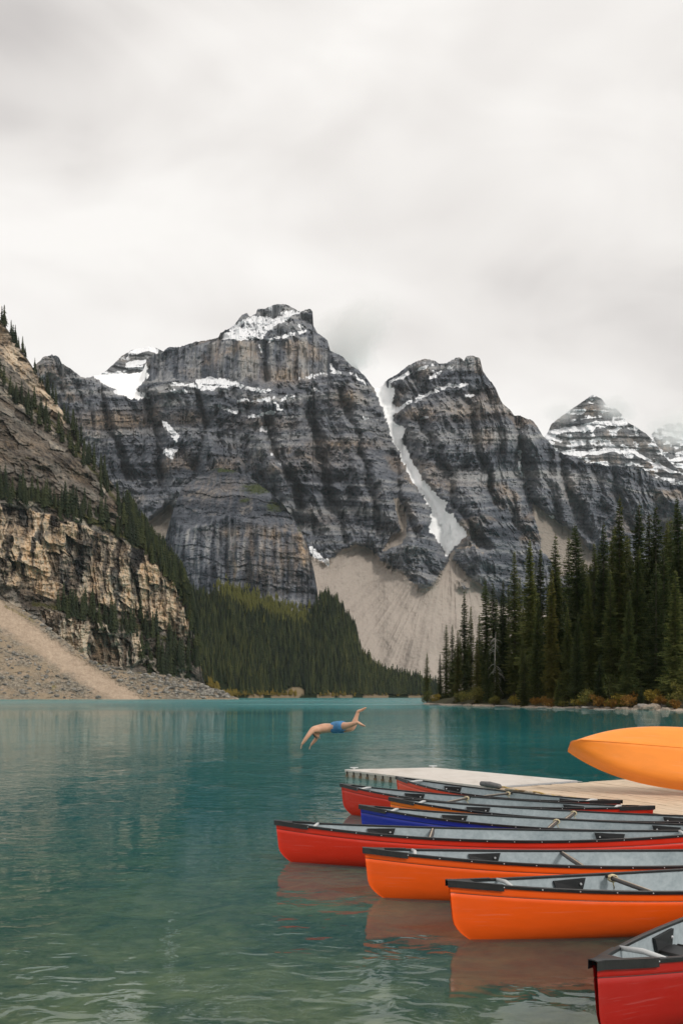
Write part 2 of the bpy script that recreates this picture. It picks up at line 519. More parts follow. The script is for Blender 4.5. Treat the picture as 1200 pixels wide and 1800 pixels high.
for w, pts in ((2.0, [(300, 676), (335, 676), (420, 680), (475, 688)]), (1.6, [(300, 688), (330, 688)]), (1.9, [(418, 705), (470, 702), (480, 697)]), (2.0, [(437, 733), (485, 724), (500, 722)]), (1.5, [(484, 706), (494, 722)]),
               (1.8, [(493, 702), (515, 696)]), (1.6, [(530, 665), (550, 660), (580, 655), (592, 657)]), (1.8, [(385, 712), (417, 725)]), (1.5, [(548, 683), (562, 686)]), (2.4, [(690, 722), (722, 706), (752, 694), (790, 676)]),
               (2.2, [(790, 679), (820, 676)]), (1.7, [(818, 699), (843, 690)]), (1.7, [(682, 671), (735, 650), (760, 640)]), (1.6, [(738, 738), (750, 735)]), (1.7, [(745, 672), (775, 652)]), (2, [(580, 640), (588, 652), (600, 655)]), (1.5, [(615, 655), (645, 675)]),
               (1.6, [(470, 600), (500, 590), (540, 580)]), (2, [(455, 605), (462, 622)]), (1.6, [(912, 795), (916, 840)]), (1.6, [(200, 690), (240, 692)])):
    snowp |= near_line(wx, wy, pts) < w
high = sstep(760, 640, py + 22 * fbm(px / 60, py / 60, 2.2, 3))
zs, b1, b2, c = strata(Xn, Zn, np.where(px < 660, 0.02, 0.10), 55, 1.3)
snowp &= fbm(px / 7, py / 5, 6.6, 3) > -0.2
c = np.where(scree, 1.25, c); c = np.where(couloir, 0.75, c); c = np.where(glacier, 1.5, c); c = np.where(snowp, 1.1, c)
# broad steep towers: the vertical wall below the summit
wall = inpoly(wx, wy, [(255, 625), (380, 600), (480, 600), (556, 590), (590, 640), (600, 660), (500, 672), (400, 666), (300, 668), (255, 668)])
c = np.where(wall & ~snowp, 0.06, c)
LA.grow(blur(c, 1))
rock = blur((~(scree | couloir | glacier)).astype(np.float32), 2)
X, Z = LA.coords(LA.Y)
U = X + 130 * fbm(X / 330, Z / 330, 0.4, 3); W = Z + 130 * fbm(X / 330, Z / 330, 6.4, 3)
big = fbm(X / 420, Z / 420, 0.7, 3)
gul = ridged(U / 170, W / 330, 3.3, 5, 0.5)
flute = ridged(U / 46, W / 120, 5.5, 4, 0.6)
blk, edge = cells(X / 16 + 0.4 * fbm(X / 60, Z / 60, 1.1, 2), Z / 22 + 0.3 * pn(X / 40, Z / 40, 6.0))
crag = fbm(X / 26, Z / 20, 8.8, 4, 0.6)
lay = pn(zs / 5.5, X / 120, 3.9)
gul = gul - 0.25; flute = flute - 0.25
sharp = fbm(X / 10, Z / 9, 3.8, 3, 0.6)
low = -90 * big - 55 * gul
rock5 = blur(rock, 24); rock3 = blur(rock, 8)
d = low * (0.35 + 0.65 * rock5) - 50 * gul * rock5 * rock5 - 44 * flute * rock3 + rock * (-12 * (blk - 0.5) - 19 * crag * rock3 - 6 * sharp + 8 * np.abs(lay)) - (1 - rock) * (5 * fbm(X / 60, Z / 60, 2.5, 3) + 5 * fbm(X / 14, Z / 12, 4.5, 4, 0.6) + 7 * ridged(np.arctan2(px - 792, np.maximum(py - 905, 1.0)) * 12, Z / 220, 2.2, 3))
brk = 0.12 + 0.85 * sstep(-0.2, 0.35, fbm(X / 150, Z / 130, 12.1, 3))
d = d + terrace(zs, X, 1.0, brk) * rock
gx, gy = px + 16 * fbm(px / 40, py / 40, 3.4, 4, 0.6), py + 16 * fbm(px / 40, py / 40, 8.4, 4, 0.6)
for w_, dp_, pts in ((9, 60, [(545, 690), (556, 780), (572, 860), (610, 950)]), (8, 45, [(468, 735), (490, 800), (530, 880)]), (7, 45, [(600, 690), (628, 770), (655, 860), (668, 930)]), (8, 60, [(906, 735), (914, 800), (925, 860), (940, 900)]),
                     (9, 50, [(742, 740), (770, 800), (800, 880), (850, 960)]), (7, 40, [(830, 690), (838, 780), (870, 880)]), (8, 50, [(985, 805), (1000, 860), (1030, 930)]), (7, 40, [(1080, 825), (1090, 880), (1110, 930)]),
                     (8, 45, [(262, 705), (275, 780), (285, 860)]), (6, 35, [(180, 690), (195, 760), (225, 840)]), (6, 35, [(350, 690), (362, 750), (340, 820)]), (7, 40, [(690, 800), (700, 870), (730, 940)])):
    g_ = near_line(gx, gy, pts)
    d = d + rock3 * (dp_ * np.exp(-(g_ / w_) ** 2) - 0.45 * dp_ * np.exp(-((g_ - 2.6 * w_) / (1.6 * w_)) ** 2))
wallb = blur(wall.astype(np.float32), 2)
d = d * (1 - 0.55 * wallb) + wallb * (-26 * ridged(X / 30 + 0.3 * fbm(X / 50, Z / 80, 2.0, 2), Z / 420, 7.1, 3) - 10 * ridged(X / 11, Z / 200, 2.1, 2))
# the couloir is a cleft, the buttresses beside it stand forward
cl = near_line(px, py, [(662, 676), (685, 740), (712, 800), (745, 862), (775, 910), (790, 965)])
d += 36 * np.exp(-(cl / 26.0) ** 2) - 30 * np.exp(-((cl - 60) / 40.0) ** 2)
d -= 24 * blur(isl.astype(np.float32), 8)
d += 120 * np.exp(-(near_line(px, py, [(452, 600), (462, 640), (470, 668)]) / 9.0) ** 2) * 0.35
LA.Y = LA.Y + d
X, Z = LA.coords(LA.Y)
up_bench = np.clip((c - 0.75) * 1.5, 0, 1)
snow_nat = up_bench * high * sstep(-0.05, 0.3, fbm(X / 90, Z / 50, 3.1, 3)) * 0.8
dust = sstep(610, 560, py) * 0.66 * sstep(-0.15, 0.35, fbm(X / 25, Z / 14, 4.1, 4)) * (px < 560) + sstep(700, 640, py) * (px > 672) * (px < 800) * 0.62 * sstep(-0.1, 0.35, fbm(X / 25, Z / 10, 4.7, 4))
snow = np.clip(blur(snowp, 1) * 1.5 + snow_nat * rock + dust * rock, 0, 1)
tone = np.clip(0.5 + 0.5 * pn(zs / 24, X / 900, 7.1) + 0.4 * pn(zs / 7, X / 300, 1.1) + 0.38 * fbm(X / 110, Z / 160, 2.9, 3), 0, 1)
tone = np.where(wall, np.clip(0.56 + 1.1 * fbm(X / 15, Z / 190, 6.4, 3), 0, 1), tone)
warm = np.clip(sstep(0.0, 0.34, fbm(X / 130, Z / 70, 5.3, 4)) * 0.65 * sstep(-0.2, 0.3, pn(zs / 60, X / 700, 4.4) + 0.15), 0, 1)
for (cx, cy_, rx, ry, a) in ((500, 660, 40, 14, 1.0), (515, 628, 10, 30, 0.6), (430, 625, 8, 25, 0.6), (380, 622, 10, 22, 0.6), (610, 700, 26, 16, 0.9), (600, 780, 60, 9, 0.9), (470, 745, 60, 12, 0.5), (200, 740, 70, 16, 0.9), (330, 735, 30, 12, 0.6),
                             (860, 700, 40, 14, 0.7), (830, 720, 60, 18, 0.6), (695, 715, 8, 14, 1.0), (850, 770, 20, 16, 0.7), (1000, 860, 14, 20, 0.5), (560, 800, 60, 30, 0.4)):
    warm = np.maximum(warm, a * np.exp(-((px - cx) / rx) ** 2 - ((py - cy_) / ry) ** 2) * (0.6 + 0.8 * np.clip(fbm(X / 40, Z / 30, 1.9, 3) + 0.4, 0, 1)))
screeA = np.maximum(blur(scree, 3) * 0.9, blur(scree, 22) * 0.95) + 0.62 * np.clip((c - 0.7), 0, 0.6) * (1 - high) * rock
veg = 0.0 * px
MAT_ROCK = rock_material('limestone', (0.032, 0.038, 0.050), (0.120, 0.130, 0.152), (0.37, 0.275, 0.19), (0.29, 0.29, 0.29), detail=0.018, bumpd=6.0)
MAT_SNOW = snow_material('old_snow')
MAT_SCREE = scree_material('pale_scree', (0.15, 0.13, 0.113), (0.325, 0.282, 0.245), 0.05)
region = np.zeros(px.shape, np.int8)
split = np.interp(py, [600, 680, 740, 800, 862, 910, 965, 1240], [660, 662, 685, 712, 745, 775, 792, 792])
region[px > split] = 1
region[couloir] = 2
region[scree & (px > 515) & (py > 930) & ((px < 905) | (py > 1030))] = 3
region[glacier] = 4
ctone = np.clip(0.66 + 0.4 * fbm(X / 14, Z / 60, 2.2, 3) - 0.9 * np.exp(-(near_line(wx, wy, [(735, 850), (762, 890), (775, 930), (782, 975)]) / 2.2) ** 2), 0, 1)
tha = np.arctan2(px - 792, np.maximum(py - 925, 1.0)); rad_ = np.hypot(px - 792, py - 925)
stone_tongue = np.exp(-(near_line(px, py, [(792, 965), (795, 1010), (800, 1060)]) / 22) ** 2) * 0.7 + 0.55 * fbm(tha * 9, rad_ / 110, 2.0, 5, 0.65) + 0.22
tone = np.where(region == 2, ctone, np.where(region == 4, 0.6, np.where(region == 3, np.clip(0.3 + stone_tongue, 0, 1), tone)))
LA.emit({0: ('mountain', MAT_ROCK, False, dict(kind='structure', label='broad grey rock massif with snow capped summit left of the snow gully')),
         1: ('mountain', MAT_ROCK, False, dict(kind='structure', label='dark jagged twin peaked massif right of the snow gully')),
         2: ('snow_gully', MAT_SNOW, True, dict(kind='structure', label='long white snow gully running down between the two massifs')),
         3: ('scree_slope', MAT_SCREE, False, dict(kind='structure', label='pale scree fan spreading below the snow gully')),
         4: ('glacier', MAT_SNOW, True, dict(kind='structure', label='small white glacier between the left shoulder and the massif'))},
        region, dict(tone=tone, warm=warm, snow=snow, scree=screeA, veg=veg), back=700, drop=0.8)

# ---- far peaks ------------------------------------------------------------
MAT_FAR = rock_material('far_limestone', (0.05, 0.055, 0.065), (0.12, 0.125, 0.135), (0.30, 0.23, 0.17), (0.23, 0.225, 0.22), detail=0.01, bumpd=8.0)
def far_peak(ridge, x0, x1, Y0, base, seed, label, snow_bands=(), dusty=0.4, warm_at=()):
    L = Layer(x0, x1, 1.5, ridge, base, int((base - min(r[1] for r in ridge)) / 1.4), lambda p: Y0 + 0 * p, jag=2.5, seed=seed)
    Xn, Zn = (L.px - 600) / F * Y0, (HOR - L.py) / F * Y0
    zs, b1, b2, c = strata(Xn, Zn, 0.04, 60, seed, 0.8)
    wy = L.py + 4 * fbm(L.px / 16, L.py / 16, seed, 3)
    sn = np.zeros(L.px.shape, np.float32)
    for w, pts in snow_bands: sn = np.maximum(sn, (near_line(L.px, wy, pts) < w).astype(np.float32))
    c = np.where(sn > 0.5, 1.3, c)
    L.grow(blur(c, 1)); X, Z = L.coords(L.Y)
    crag = fbm(X / 60, Z / 50, seed + 3, 5, 0.6)
    L.Y = L.Y - 190 * fbm(X / 700, Z / 900, seed, 3) - 90 * ridged(X / 260, Z / 800, seed + 2, 4) - 30 * ridged(X / 80, Z / 400, seed + 1, 3) - 24 * crag + 2.0 * terrace(zs / 2, X / 2, seed, 1.0)
    tone = np.clip(0.5 + 0.5 * pn(zs / 60, X / 900, seed) + 0.35 * fbm(X / 150, Z / 150, seed + 6, 3), 0, 1)
    warm = sstep(0.05, 0.4, fbm(X / 240, Z / 110, seed + 5, 3)) * 0.6
    for (cx, cy_, rx, ry, a) in warm_at: warm = np.maximum(warm, a * np.exp(-((L.px - cx) / rx) ** 2 - ((L.py - cy_) / ry) ** 2))
    sn = np.clip(blur(sn, 1) * 1.2 + dusty * 2.1 * sstep(-0.25, 0.3, fbm(X / 70, Z / 35, seed + 8, 4)) * np.clip(0.45 + c, 0, 1), 0, 1)
    z = np.zeros_like(tone)
    L.emit({0: ('mountain', MAT_FAR, False, dict(kind='structure', label=label))}, np.zeros(L.px.shape, np.int8), dict(tone=tone, warm=warm, snow=sn, scree=z, veg=z), back=900, drop=0.7)
    return L
far_peak([(930, 820), (950, 778), (963, 758), (968, 745), (985, 732), (1010, 715), (1030, 700), (1042, 694), (1056, 700), (1065, 712), (1080, 716), (1092, 728), (1100, 742), (1120, 752), (1135, 762), (1150, 778), (1165, 800), (1185, 820), (1200, 836), (1230, 860), (1262, 880)],
         930, 1262, 4600, 960, 12.2, 'isolated snow banded pyramid peak in cloud behind the dark ridge',
         ((4, [(958, 762), (990, 757), (1025, 752), (1050, 745), (1098, 744)]), (3, [(1000, 800), (1050, 795), (1085, 788)]), (3, [(1040, 755), (1048, 742)]), (2.5, [(1105, 790), (1150, 815), (1180, 830)]), (2.5, [(985, 775), (960, 765)])), 0.42, ((1040, 722, 20, 10, 0.9), (1145, 822, 20, 14, 0.9)))
far_peak([(1100, 800), (1140, 768), (1150, 757), (1165, 748), (1180, 742), (1200, 744), (1262, 735)], 1100, 1262, 6200, 960, 15.9,
         'farthest pale peak half lost in cloud at the picture edge', ((4, [(1140, 765), (1152, 795), (1170, 815), (1200, 840)]), (3, [(1165, 760), (1200, 770)]), (3, [(1165, 815), (1200, 805)])), 0.5)
far_peak([(150, 672), (185, 652), (200, 640), (215, 625), (232, 615), (250, 610), (265, 608), (278, 613), (300, 622), (320, 640)], 150, 320, 3900, 760, 19.1,
         'snow dusted rounded summit rising behind the small glacier', ((4, [(238, 618), (262, 612), (275, 616)]), (3, [(225, 640), (255, 634)])), 0.47)
far_peak([(560, 640), (580, 622), (592, 615), (605, 614), (613, 620), (622, 636), (640, 665)], 560, 640, 3700, 760, 22.4, 'grey knob half hidden in cloud behind the main summit', (), 0.1)

# ---- dark dome in front of the massif -------------------------------------
ridgeD = [(230, 1000), (262, 985), (285, 965), (295, 930), (305, 895), (318, 862), (345, 838), (380, 822), (410, 826), (440, 840), (470, 862), (500, 888), (520, 918), (535, 945), (545, 975), (552, 1005), (558, 1040), (562, 1080), (566, 1100), (580, 1120)]
LD = Layer(232, 585, 1.35, ridgeD, 1200, 230, lambda p: 1500 + np.abs(p - 470) * 0.55, jag=2.5, seed=5.5)
px, py = LD.px, LD.py
Xn, Zn = (px - 600) / F * 1650, (HOR - py) / F * 1650
zs, b1, b2, c = strata(Xn, Zn, 0.10, 22, 31.3, 0.8)
wx = px + 5 * fbm(px / 14, py / 14, 4.4, 3); wy = py + 5 * fbm(px / 14, py / 14, 7.7, 3)
cap = inpoly(wx, wy, [(300, 900), (320, 850), (380, 815), (450, 835), (520, 915), (540, 945), (480, 925), (400, 905), (330, 930)])
c = np.where(cap, 0.85 + 0.3 * c, 0.35 * c + 0.12)
c = np.where(py > 1040, 0.9, c)
LD.grow(blur(c, 2)); X, Z = LD.coords(LD.Y)
face = 1 - blur(cap, 3)
LD.Y = LD.Y - 42 * fbm(X / 220, Z / 300, 1.5, 3) - (10 + 22 * face) * ridged(X / 75, Z / 420, 2.3, 3) - (5 + 13 * face) * ridged(X / 22, Z / 150, 2.9, 3) - 10 * fbm(X / 16, Z / 12, 5.5, 5, 0.62) - 4 * (cells(X / 9, Z / 13, 3)[0] - 0.5) + 0.45 * terrace(zs + 14 * fbm(X / 60, Z / 60, 5.0, 3), X, 4.0, 0.6 + 0.5 * sstep(-0.3, 0.3, fbm(X / 90, Z / 90, 2.1, 3)))
X, Z = LD.coords(LD.Y)
tone = np.clip(0.27 + 1.15 * fbm(X / 9, Z / 110, 3.4, 3) * face + 0.3 * pn(zs / 14, X / 400, 2.2) + 0.2 * fbm(X / 60, Z / 60, 1, 3), 0, 1)
warm = np.zeros_like(tone)
for (cx, cy_, rx, ry, a) in ((533, 965, 16, 46, 1.3), (500, 940, 60, 12, 1.0), (440, 935, 60, 10, 0.8), (480, 985, 60, 50, 0.7), (412, 985, 12, 34, 0.9), (380, 860, 60, 26, 0.4)):
    warm = np.maximum(warm, a * np.exp(-((px - cx) / rx) ** 2 - ((py - cy_) / ry) ** 2) * np.clip(0.6 + 1.6 * fbm(X / 10, Z / 40, 7.9, 3), 0, 1))
veg = np.zeros_like(tone)
for (cx, cy_, rx, ry, a) in ((400, 826, 34, 7, 0.75), (455, 858, 46, 16, 0.72), (430, 880, 16, 8, 0.66), (485, 890, 34, 18, 0.62), (530, 930, 14, 20, 0.55)):
    veg = np.maximum(veg, a * np.exp(-((px - cx) / rx) ** 2 - ((py - cy_) / ry) ** 2))
z0 = np.zeros_like(tone)
LD.emit({0: ('rock_dome', MAT_ROCK, False, dict(kind='structure', label='dark rounded cliff with vertical streaks standing above the forest'))}, np.zeros(px.shape, np.int8),
        dict(tone=tone, warm=warm, snow=z0, scree=z0 + 0.42 * cap * sstep(-0.2, 0.3, fbm(X / 50, Z / 30, 2, 3)), veg=veg), back=150, drop=0.6)

# ---- forested slope -------------------------------------------------------
ridgeB = [(200, 905), (232, 935), (262, 962), (300, 1002), (330, 1040), (345, 1052), (380, 1040), (410, 1034), (440, 1045), (480, 1062), (520, 1078), (548, 1080), (566, 1052), (580, 1048), (604, 1078), (626, 1112), (634, 1150), (650, 1172), (690, 1192), (745, 1208), (770, 1216), (790, 1221)]
LB = Layer(200, 792, 1.9, ridgeB, 1231, 120, lambda p: 960 + np.clip(p - 330, -130, 500) * 1.1, jag=2.0, seed=9.1)
px, py = LB.px, LB.py
LB.grow(np.full(px.shape, 1.15, np.float32)); X, Z = LB.coords(LB.Y)
LB.Y = LB.Y - 22 * fbm(X / 120, Z / 100, 3.1, 4) - 4 * fbm(X / 15, Z / 15, 1.1, 3)
t = NT('forest_floor'); v = t.coord('Object')
cc = t.mix(t.ramp(t.math('MULTIPLY_ADD', t.noise(v, 0.12, 5, 0.6), 0.8, t.attr('tone')), [(0.5, 0.0), (0.95, 1.0)]), (0.016, 0.021, 0.010), (0.115, 0.115, 0.03))
cc = t.mix(t.ramp(t.math('MULTIPLY_ADD', t.noise(v, 0.25, 5, 0.6), 0.6, t.attr('warm')), [(0.6, 0.0), (0.9, 1.0)]), cc, (0.20, 0.15, 0.095))
MAT_FFLOOR = t.principled(cc, 0.95, t.bump(t.noise(v, 0.3, 5), 0.8, 2.0), 0.1)
meadow = np.exp(-(near_line(px, py, [(395, 1048), (440, 1062), (500, 1080), (530, 1090)]) / 17) ** 2) * 0.85 + np.exp(-(near_line(px, py, [(340, 1160), (380, 1195)]) / 10) ** 2) * 0.5
shore = sstep(1216, 1222, py + 3 * pn(px / 9, 0, 2)) * sstep(-0.25, 0.1, pn(px / 40, 3.0, 1.0)) + np.exp(-((px - 520) / 16) ** 2 - ((py - 1216) / 9) ** 2)
LB.emit({0: ('hill', MAT_FFLOOR, True, dict(kind='structure', label='forested slope falling to the far lake shore'))}, np.zeros(px.shape, np.int8), dict(tone=meadow, warm=np.clip(shore, 0, 1)), back=120, drop=0.5)

# ---- left cliff -----------------------------------------------------------
ridgeC = [(-60, 470), (-20, 530), (0, 560), (30, 602), (60, 648), (85, 690), (110, 722), (130, 756), (150, 792), (175, 822), (200, 852), (222, 892), (240, 922), (262, 950), (290, 982), (312, 1010), (330, 1045), (342, 1085), (350, 1125), (352, 1165), (356, 1190), (362, 1206)]
LC = Layer(-45, 362, 1.0, ridgeC, 1226, 420, lambda p: 640 + np.clip(p, -50, 400) * 0.45, jag=3.0, seed=2.9)
px, py = LC.px, LC.py
wx = px + 7 * fbm(px / 18, py / 18, 1.4, 3); wy = py + 7 * fbm(px / 18, py / 18, 3.7, 3)
YC = 760.0
Xn, Zn = (px - 600) / F * YC, (HOR - py) / F * YC
bright = inpoly(wx, wy, [(-50, 885), (30, 890), (90, 905), (150, 925), (200, 945), (250, 965), (300, 1005), (335, 1060), (340, 1130), (300, 1110), (240, 1085), (170, 1060), (100, 1055), (40, 1035), (-50, 1030)])
lowc = inpoly(wx, wy, [(70, 1075), (130, 1080), (190, 1100), (245, 1110), (250, 1160), (230, 1175), (160, 1165), (110, 1140)])
ledge1 = near_line(wx, wy, [(-50, 590), (-10, 640), (30, 690), (80, 735), (125, 775), (165, 830), (205, 880), (240, 930)])
ledge2 = near_line(wx, wy, [(-50, 862), (0, 866), (50, 872), (100, 888), (160, 912), (215, 940), (260, 965), (310, 1010)])
ledge3 = near_line(wx, wy, [(60, 1062), (120, 1072), (190, 1085), (250, 1105), (330, 1140)])
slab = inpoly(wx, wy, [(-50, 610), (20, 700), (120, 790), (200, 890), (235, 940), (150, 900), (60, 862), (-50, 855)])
band = pn((Zn + 0.75 * Xn + 14 * fbm(Xn / 40, Zn / 40, 1.0, 3)) / 18, Xn / 90, 3.0)
c = 0.35 + 0.5 * sstep(0.2, 0.5, band)
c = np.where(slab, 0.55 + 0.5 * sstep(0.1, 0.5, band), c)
c = np.where(bright | lowc, 0.10 + 0.25 * sstep(0.35, 0.55, pn((Zn + 0.25 * Xn) / 20, Xn / 120, 8.0)), c)
c = np.where((ledge2 < 9) | (ledge1 < 7), 1.0, c); c = np.where(ledge3 < 8, 1.1, c)
LC.grow(blur(c, 2)); X, Z = LC.coords(LC.Y)
zd = Z + 0.72 * X
bl = blur((bright | lowc).astype(np.float32), 4)
Xw = X + 0.12 * Z + 6 * fbm(X / 22, Z / 22, 1.1, 4); Zw = Z + 0.3 * X + 12 * fbm(X / 25, Z / 25, 5.1, 4)
blk, edg = bricks(Xw / 12, Zw / 38, 5)
blk2, edg2 = bricks(Xw / 3.8, Zw / 14, 11)
blk3, _ = bricks(Xw / 34, Zw / 75, 17)
d = bl * (-7 * (blk - 0.5) - 3.0 * (blk2 - 0.5) - 9 * (blk3 - 0.5) - 5 * ridged(X / 5.5 + Z / 40, Z / 45, 6.0, 3) - 5 * ridged(X / 14, Z / 60, 4.0, 3) - 8 * fbm(X / 12, Z / 9, 4.2, 5, 0.62))
sb, se = cells(X / 9 + 0.6 * fbm(X / 20, Z / 20, 3.0, 3), zd / 7.0 + 0.8 * fbm(X / 20, Z / 20, 7.0, 3), 23)
d += (1 - bl) * (-5.0 * (sb - 0.5) - 11 * fbm(X / 16, Z / 14, 6.6, 5, 0.6) - 1.2 * np.abs(pn(zd / 3.4, X / 25, 1.5)) * 2 - 14 * ridged(X / 45, Z / 60, 3.0, 4) + 5)
d += -26 * fbm(X / 90, Z / 130, 6.1, 3) - 1.4 * fbm(X / 3.5, Z / 3.5, 7.0, 3)
LC.Y = LC.Y + d
X, Z = LC.coords(LC.Y)
streak = fbm(X / 4.5, Z / 60, 9.9, 3); st2 = fbm(X / 16, Z / 90, 4.9, 3)
tone = np.where(bright | lowc, np.clip(0.60 + 0.55 * (blk - 0.5) + 1.1 * streak + 1.1 * st2 + 0.25 * (blk2 - 0.5) - 0.75 * sstep(0.05, 0.28, fbm(X / 7, Z / 75, 14.2, 3)), 0, 1), np.clip(0.36 + 0.35 * (sb - 0.5) + 0.45 * fbm(X / 20, Z / 20, 2.7, 3) + 0.35 * pn(zd / 7, X / 90, 5.0), 0, 1))
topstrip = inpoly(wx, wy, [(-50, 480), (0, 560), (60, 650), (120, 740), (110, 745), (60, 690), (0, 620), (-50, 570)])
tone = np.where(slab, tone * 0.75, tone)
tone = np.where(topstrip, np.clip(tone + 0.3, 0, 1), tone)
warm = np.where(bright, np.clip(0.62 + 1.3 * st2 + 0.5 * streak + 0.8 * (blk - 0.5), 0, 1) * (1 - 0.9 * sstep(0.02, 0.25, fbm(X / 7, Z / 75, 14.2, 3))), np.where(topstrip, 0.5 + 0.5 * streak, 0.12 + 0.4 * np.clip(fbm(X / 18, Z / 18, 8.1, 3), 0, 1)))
warm = np.where(lowc, 0.25 + 0.8 * np.clip(st2, 0, 1), warm)
veg = np.maximum.reduce([0.62 * np.exp(-(ledge1 / 7) ** 2), 0.74 * np.exp(-(ledge2 / 10) ** 2), 0.62 * np.exp(-(ledge3 / 9) ** 2), 0.4 * sstep(0.05, 0.5, fbm(X / 25, Z / 25, 4.2, 3)) * (~bright)])
MAT_CLIFF = rock_material('warm_quartzite', (0.024, 0.023, 0.023), (0.140, 0.134, 0.122), (0.51, 0.345, 0.205), (0.54, 0.465, 0.365), detail=0.06, bumpd=1.2, veg=(0.05, 0.048, 0.016))
z0 = np.zeros_like(tone)
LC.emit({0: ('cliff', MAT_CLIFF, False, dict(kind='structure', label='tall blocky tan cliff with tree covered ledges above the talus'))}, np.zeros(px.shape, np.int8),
        dict(tone=tone, warm=warm, snow=z0, scree=z0, veg=veg), back=150, drop=0.3)

# ---- talus cone -----------------------------------------------------------
ridgeT = [(-60, 1022), (-20, 1042), (0, 1053), (25, 1062), (50, 1078), (75, 1094), (110, 1122), (135, 1142), (165, 1163), (200, 1176), (240, 1182), (290, 1186), (330, 1194), (350, 1200), (370, 1209), (395, 1218), (415, 1225), (422, 1228)]
LT = Layer(-50, 420, 1.0, ridgeT, 1232.5, 200, lambda p: 560 + np.clip(p, -50, 420) * 0.12, jag=2.0, seed=4.1)
px, py = LT.px, LT.py
LT.grow(np.full(px.shape, 1.25, np.float32)); X, Z = LT.coords(LT.Y)
strip = np.interp(py, [1040, 1070, 1120, 1160, 1200, 1228], [-60, -18, 50, 105, 170, 215])
sd_ = px - strip + 6 * fbm(px / 14, py / 14, 2.2, 3)
sd_ = sd_ + 16 * fbm(px / 9, py / 9, 5.2, 4, 0.65)
inst = sstep(-40, -6, sd_) * sstep(52, 26, sd_)
inst = np.clip(inst + 0.45 * sstep(0.05, 0.3, fbm(px / 26, py / 16, 3.9, 4, 0.6)) * (sd_ < 30), 0, 1)
rub = fbm(X / 3.0, Z / 3.0, 3.3, 4, 0.65)
LT.Y = LT.Y - 5 * fbm(X / 40, Z / 40, 8.4, 3) - (1 - 0.7 * inst) * (1.2 * rub + 0.5 * (cells(X / 1.6, Z / 1.1, 3)[0] - 0.5)) + 2.5 * inst
X, Z = LT.coords(LT.Y)
t = NT('talus'); v = t.coord('Object')
fine = t.noise(v, 0.9, 6, 0.7); bigt = t.noise(v, 0.06, 4, 0.6)
vo = t.n('ShaderNodeTexVoronoi'); vo.inputs['Scale'].default_value = 0.9; t.l(v, vo.inputs['Vector'])
sep = t.n('ShaderNodeSeparateColor'); t.l(vo.outputs['Color'], sep.inputs[0])
g = t.ramp(t.math('ADD', t.math('MULTIPLY', fine, 0.55), t.math('MULTIPLY', sep.outputs[0], 0.45)), [(0.22, (0.08, 0.070, 0.055)), (0.55, (0.19, 0.165, 0.13)), (0.85, (0.34, 0.30, 0.245))])
g = t.mix(t.ramp(bigt, [(0.42, 0.0), (0.62, 0.9)]), g, t.mix(fine, (0.20, 0.15, 0.10), (0.33, 0.26, 0.18)))
s_ = t.mix(t.ramp(t.math('ADD', t.math('MULTIPLY', fine, 0.5), t.math('MULTIPLY', t.noise(t.coord('Object', (1, 1, 1), (0, 0.7, 0)), 0.25, 6, 0.7), 0.5)), [(0.35, 0.0), (0.65, 1.0)]), (0.24, 0.18, 0.13), (0.46, 0.36, 0.27))
col = t.mix(t.attr('strip'), g, s_)
col = t.mix(t.ramp(t.math('MULTIPLY_ADD', t.math('SUBTRACT', fine, 0.5), 0.9, t.attr('veg')), [(0.42, 0.0), (0.62, 1.0)]), col, (0.16, 0.13, 0.03))
MAT_TALUS = t.principled(col, 0.95, t.bump(fine, 0.7, 0.5), 0.15)
veg = np.maximum.reduce([0.55 * np.exp(-(near_line(px, py, [(175, 1168), (240, 1180), (270, 1186)]) / 6) ** 2), 0.5 * np.exp(-(near_line(px, py, [(10, 1066), (60, 1092)]) / 5) ** 2), 0.5 * np.exp(-(np.hypot(px - 95, (py - 1208)) / 12) ** 2)])
LT.emit({0: ('talus_slope', MAT_TALUS, False, dict(kind='structure', label='grey talus slope with a pale tan gravel chute at the lake edge'))}, np.zeros(px.shape, np.int8), dict(strip=inst, veg=veg), back=60, drop=0.4)
# ------------------------------------------------------------------ lake
def lake_depth(X, Y):
    """water depth in metres: a shallow shelf by the camera, deep beyond"""
    return np.minimum(np.maximum(0.09 * (Y - 0.15 * X) - 0.15, 0.3), 3.4)

